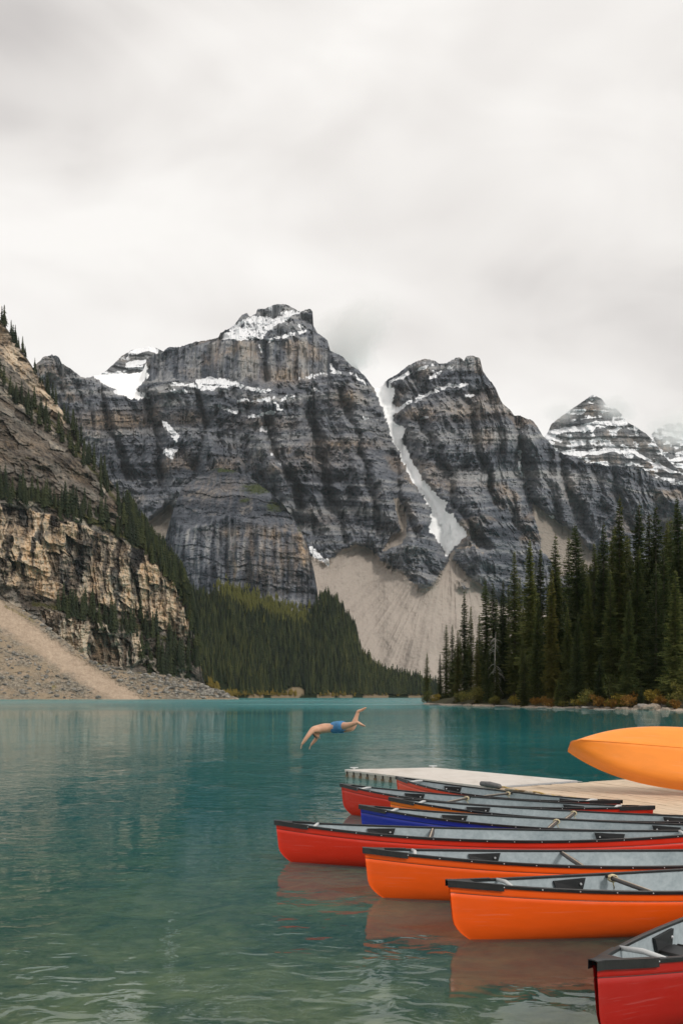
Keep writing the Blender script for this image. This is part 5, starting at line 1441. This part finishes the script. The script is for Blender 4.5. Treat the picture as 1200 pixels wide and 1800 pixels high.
# ropes and splintered wood along the near edge of the wooden deck
def edge_pt(d, z=ZD + 0.02, inn=0.05): return A0 + ax * d + ay * inn + Vector((0, 0, z - ZD))
rr = random.Random(3)
fen = MB().tube([edge_pt(-0.55, ZD + 0.05, 0.02), edge_pt(-0.3, ZD + 0.055, 0.03), edge_pt(0.1, ZD + 0.05, 0.0)], [0.05, 0.06, 0.05], 10)
f_ = fen.build('dock_fender', simple_mat('grey_foam', (0.13, 0.13, 0.13), 0.8, 0.3, 9, 0.3), None, True); tag(f_, 'grey roll fender at the corner where the two docks meet', 'fender')
pts = [edge_pt(0.0 + 0.14 * k, ZD + 0.028 + 0.010 * math.sin(k * 1.7), 0.03 + 0.05 * math.sin(k * 0.9) + 0.03 * rr.random()) for k in range(26)]
r_ = MB().tube(pts, 0.016, 6).build('mooring_rope', simple_mat('yellow_rope', (0.50, 0.36, 0.12), 0.85, 0.3, 40, 0.5), None, True); tag(r_, 'yellow mooring rope lying along the near edge of the wooden deck', 'rope')
for k in range(11):
    d0 = 0.25 + 0.3 * k + rr.uniform(-.1, .1); l0 = rr.uniform(0.25, 0.6)
    s_o = MB().tube([edge_pt(d0, ZD + 0.012, -0.03 + rr.uniform(-.02, .03)), edge_pt(d0 + l0 * 0.5, ZD + 0.03, -0.02), edge_pt(d0 + l0, ZD + 0.014, 0.0 + rr.uniform(-.03, .05))], [0.022, 0.028, 0.012], 6).build('splintered_wood', MAT_PIN if k % 2 else MAT_ASH, None, True)
    tag(s_o, 'broken strip of brown wood on the near edge of the wooden deck', 'wood strip', 'broken wood strips along the deck edge')

# ------------------------------------------------------------------ overturned boat on the deck
def big_boat():
    Lb, Bb = 5.4, 0.60
    s, a, b, sheer, G = canoe_surface(Lb, Bb, 0.50, 0.50, 0.0, 0.03, True)
    W = full_girth(G)
    root = empty('overturned_boat', (0, 0, 0)); tag(root, 'large orange boat tipped on its side on the wooden deck', 'boat')
    me = mesh_np('hull', W.reshape(-1, 3), grid_faces(*W.shape[:2]))
    h = link('hull', me, HULL['tangerine'], root, True)
    so = h.modifiers.new('thick', 'SOLIDIFY'); so.thickness = 0.012; so.offset = 1
    for sg in (1, -1):
        pts = [(p[0], sg * p[1], p[2]) for p in G[:, -1]]
        MB().tube(pts, 0.021, 6).build('rim', HULL['tangerine'], root, True)
    kp = [(p[0], 0, p[2] - 0.004) for p in G[:, 0]]
    MB().tube(kp[2:-2], 0.018, 6).build('keel', HULL['tangerine'], root, True)
    return root, G
bt, GB = big_boat()
# axis along u (bow to the left), the bottom faces the camera and the sky
tip = at(998, 1315, 17.3)
u = Vector((0.965, -0.20, -0.078)).normalized()
kdir = Vector((-0.05, -0.84, 0.50)); kdir = (kdir - u * kdir.dot(u)).normalized()      # outward from the bottom
zl = -kdir; yl = zl.cross(u).normalized()
Mb = Matrix((u, yl, zl)).transposed().to_4x4()
bt.matrix_world = Matrix.Translation(tip - Mb.to_3x3() @ Vector((-2.7, 0, 0.40))) @ Mb

# ------------------------------------------------------------------ diver
t = NT('skin'); MAT_SKIN = t.principled(t.ramp(t.noise(t.coord('Object'), 9, 3), [(0.3, (0.50, 0.27, 0.17)), (0.7, (0.60, 0.35, 0.235))]), 0.5, None, 0.4, Subsurface_Weight=0.08)
MAT_SHORTS = simple_mat('blue_swim_shorts', (0.05, 0.18, 0.36), 0.75, 0.3, 9, 0.5)
MAT_HAIR = simple_mat('dark_hair', (0.018, 0.013, 0.010), 0.6, 0.3, 20)
DY = 22.0
def dp(cx, cy, dy=0.0):
    Y = DY + dy
    return at(500 + cx / 6.6667, 1220 + cy / 6.6667, Y)
def skin_mesh(name, chains, mat, parent=None, levels=2, fat=1.0):
    """chains: list of lists of (point, radius or (rx, ry)); later chains may begin with ('ref', chain, index)"""
    verts = []; edges = []; rad = []; ids = {}; roots = []
    for ci, ch in enumerate(chains):
        prev = None
        for k, it in enumerate(ch):
            if it[0] == 'ref': prev = ids[(it[1], it[2])]; ids[(ci, k)] = prev; continue
            i = len(verts); verts.append(it[0]); rad.append(it[1] if hasattr(it[1], '__len__') else (it[1], it[1])); ids[(ci, k)] = i
            if prev is not None: edges.append((prev, i))
            else: roots.append(i)
            prev = i
    me = bpy.data.meshes.new(name); me.from_pydata([tuple(v) for v in verts], edges, []); me.update()
    o = bpy.data.objects.new(name, me); COL.objects.link(o)
    if parent: o.parent = parent
    sk = o.modifiers.new('skin', 'SKIN'); sk.use_smooth_shade = True; sk.branch_smoothing = 0.4
    sv = me.skin_vertices[0].data
    for i, r in enumerate(rad): sv[i].radius = (r[0] * fat, r[1] * fat) if min(r) > 0.02 else r; sv[i].use_root = i in roots
    ss = o.modifiers.new('sub', 'SUBSURF'); ss.levels = levels; ss.render_levels = levels
    me.materials.append(mat)
    return o
def lerp(a, b, t_): return a * (1 - t_) + b * t_
hips = dp(585, 392, 0.0); waist = dp(520, 398, 0.05); chest = dp(430, 400, 0.10); neckb = dp(368, 428, 0.12)
nape = dp(372, 458, 0.13); head = dp(378, 482, 0.13); crown_ = dp(356, 490, 0.14)
shL, shR = dp(330, 415, -0.10), dp(388, 440, 0.34)
elL, wrL = dp(258, 512, -0.16), dp(212, 578, -0.14)
elR, wrR = dp(372, 525, 0.38), dp(318, 588, 0.34)
hiN, hiF = dp(606, 378, -0.10), dp(606, 402, 0.10)
knN, anN = dp(735, 372, -0.38), dp(848, 338, -0.66)
knF, anF = dp(798, 402, -0.10), dp(858, 215, -0.16)
toN, toF = dp(945, 378, -0.72), dp(960, 156, -0.24)
body = [[(hips, (0.155, 0.12)), (waist, (0.135, 0.105)), (lerp(waist, chest, 0.5), (0.150, 0.115)), (chest, (0.165, 0.12)), (lerp(chest, neckb, 0.6), (0.13, 0.10)), (neckb, 0.075), (nape, 0.062), (head, (0.088, 0.098)), (crown_, (0.070, 0.075))],
        [('ref', 0, 4), (shL, 0.066), (lerp(shL, elL, 0.5), 0.052), (elL, 0.042), (lerp(elL, wrL, 0.35), 0.043), (wrL, 0.028), (lerp(wrL, dp(196, 604, -0.14), 0.6), (0.020, 0.040))],
        [('ref', 0, 4), (shR, 0.066), (lerp(shR, elR, 0.5), 0.052), (elR, 0.042), (lerp(elR, wrR, 0.35), 0.043), (wrR, 0.028), (lerp(wrR, dp(298, 612, 0.34), 0.6), (0.020, 0.040))],
        [('ref', 0, 0), (hiN, 0.105), (lerp(hiN, knN, 0.5), 0.098), (knN, 0.068), (lerp(knN, anN, 0.35), 0.069), (lerp(knN, anN, 0.7), 0.044), (anN, 0.036), (lerp(anN, toN, 0.1) + Vector((-.01, 0, .03)), 0.038), (lerp(anN, toN, 0.5), (0.042, 0.028)), (lerp(anN, toN, 0.85), (0.044, 0.018)), (toN, (0.030, 0.012))],
        [('ref', 0, 0), (hiF, 0.105), (lerp(hiF, knF, 0.5), 0.098), (knF, 0.068), (lerp(knF, anF, 0.35), 0.069), (lerp(knF, anF, 0.7), 0.044), (anF, 0.036), (lerp(anF, toF, 0.1) + Vector((-.02, 0, .01)), 0.038), (lerp(anF, toF, 0.5), (0.042, 0.028)), (lerp(anF, toF, 0.85), (0.044, 0.018)), (toF, (0.030, 0.012))]]
# five fingers per hand, rooted in the palm
for wr, tipx in ((wrL, dp(184, 634, -0.14)), (wrR, dp(283, 642, 0.34))):
    palm = lerp(wr, tipx, 0.45); d = (tipx - wr).normalized(); side = Vector((0, 1, 0)); nrm_ = d.cross(side).normalized()
    for k, ln in enumerate((0.070, 0.082, 0.078, 0.060)):
        b0 = palm + side * (0.030 - 0.020 * k) - d * 0.02
        body.append([(b0, 0.010), (b0 + d * ln * 0.62, 0.0092), (b0 + d * ln * 0.95 + nrm_ * 0.010, 0.0085), (b0 + d * (ln + 0.022) + nrm_ * 0.024, 0.0070)])
    b0 = wr + d * 0.03 + side * 0.030
    body.append([(b0, 0.012), (b0 + d * 0.03 + side * 0.022, 0.0105), (b0 + d * 0.062 + side * 0.030, 0.0085)])
dv_o = skin_mesh('person', body, MAT_SKIN, None, 2, 1.16)
tag(dv_o, 'bare chested person in blue shorts diving head first towards the lake', 'person')
sh = skin_mesh('swim_shorts', [[(lerp(hips, waist, 0.75), (0.150, 0.118)), (lerp(hips, waist, 0.3), (0.166, 0.138)), (hips + Vector((0.0, 0, 0.01)), (0.172, 0.148))],
                                [('ref', 0, 2), (hiN + Vector((.01, 0, 0)), 0.130), (lerp(hiN, knN, 0.5), 0.128), (lerp(hiN, knN, 0.75), 0.116)], [('ref', 0, 2), (hiF, 0.128), (lerp(hiF, knF, 0.40), 0.116), (lerp(hiF, knF, 0.6), 0.106)]], MAT_SHORTS, dv_o, 2, 1.12)
hr = skin_mesh('hair', [[(lerp(head, crown_, -0.15) + Vector((-.012, 0, 0.0)), (0.078, 0.080)), (lerp(head, crown_, 0.6) + Vector((-.022, 0, -.006)), (0.088, 0.092)), (crown_ + Vector((-.014, 0, -.01)), (0.070, 0.074))]], MAT_HAIR, dv_o)
fc = (head - Vector((0, 0, 0)))
# nose and ears
fdir = Vector((0.75, 0, -0.66)).normalized()
skin_mesh('nose', [[(head + fdir * 0.085, 0.014), (head + fdir * 0.112 + Vector((-.01, 0, -.008)), 0.012)]], MAT_SKIN, dv_o, 1)
for sg in (-1, 1):
    skin_mesh('ear', [[(head + Vector((0.0, sg * 0.088, 0.006)), (0.012, 0.02)), (head + Vector((0.006, sg * 0.100, -0.022)), (0.010, 0.016))]], MAT_SKIN, dv_o, 1)
# ------------------------------------------------------------------ cloud wisps round the summits
def cloud_material(name, dens, scale, seed):
    t = NT(name)
    tc_ = t.n('ShaderNodeTexCoord')
    ln = t.n('ShaderNodeVectorMath', operation='LENGTH'); t.l(tc_.outputs['Object'], ln.inputs[0])
    mp_ = t.n('ShaderNodeMapping'); mp_.inputs['Location'].default_value = (seed, seed * 0.7, 0); mp_.inputs['Scale'].default_value = (1.0, 1.0, 1.0); t.l(tc_.outputs['Object'], mp_.inputs['Vector'])
    nz = t.noise(mp_.outputs[0], scale, 5, 0.6, 0.6)
    fall = t.math('SUBTRACT', 1.0, ln.outputs['Value'], clamp=True)
    dn = t.math('MULTIPLY', t.ramp(t.math('MULTIPLY_ADD', fall, 0.75, nz), [(0.62, 0.0), (1.15, 1.0)]), dens)
    dn = t.math('MULTIPLY', dn, t.math('POWER', fall, 0.6))
    pv = t.n('ShaderNodeVolumePrincipled'); pv.inputs['Color'].default_value = (0.96, 0.955, 0.95, 1); pv.inputs['Anisotropy'].default_value = 0.2
    t.l(dn, pv.inputs['Density']); t.l(pv.outputs[0], t.out.inputs['Volume'])
    t.m.cycles.volume_step_rate = 4.0
    return t.m
def cloud(cx, cy_, Y, rx, ry, dens, label, seed, tilt=0.0):
    bm = bmesh.new(); bmesh.ops.create_icosphere(bm, subdivisions=3, radius=1.0)
    me = bpy.data.meshes.new('cloud'); bm.to_mesh(me); bm.free()
    o = link('cloud', me, cloud_material('cloud_vapour', dens, 1.9, seed))
    o.location = at(cx, cy_, Y); k = Y / F
    o.scale = (rx * k, max(rx, ry) * k * 0.8, ry * k); o.rotation_euler = (0, tilt, 0)
    tag(o, label, kind='stuff')
cloud(612, 590, 2560, 125, 62, 0.022, 'grey cloud trailing off the right shoulder of the main summit', 3.1, -0.5)
cloud(622, 628, 3300, 52, 42, 0.034, 'cloud wrapped round the grey knob behind the main summit', 8.3)
cloud(445, 588, 2430, 22, 16, 0.030, 'small wisp below the summit snow cap', 5.7)
cloud(1082, 718, 4350, 52, 30, 0.014, 'cloud clinging to the pyramid peak', 1.9, 0.3)
cloud(1190, 752, 5600, 70, 46, 0.013, 'cloud hiding the farthest peak', 12.4)
cloud(985, 725, 4500, 45, 26, 0.008, 'thin wisp on the left flank of the pyramid peak', 15.0)

# ------------------------------------------------------------------ haze
HZ = MB().box((0, 3500, 640), (9000, 7400, 1300)).build('haze', None); HZ.location = (0, 0, 0)
t = NT('thin_haze'); pv = t.n('ShaderNodeVolumePrincipled'); pv.inputs['Color'].default_value = (0.93, 0.96, 1.0, 1); pv.inputs['Density'].default_value = 1.5e-5
t.l(pv.outputs[0], t.out.inputs['Volume']); HZ.data.materials.append(t.m); tag(HZ, 'thin haze over the lake and mountains', kind='stuff')
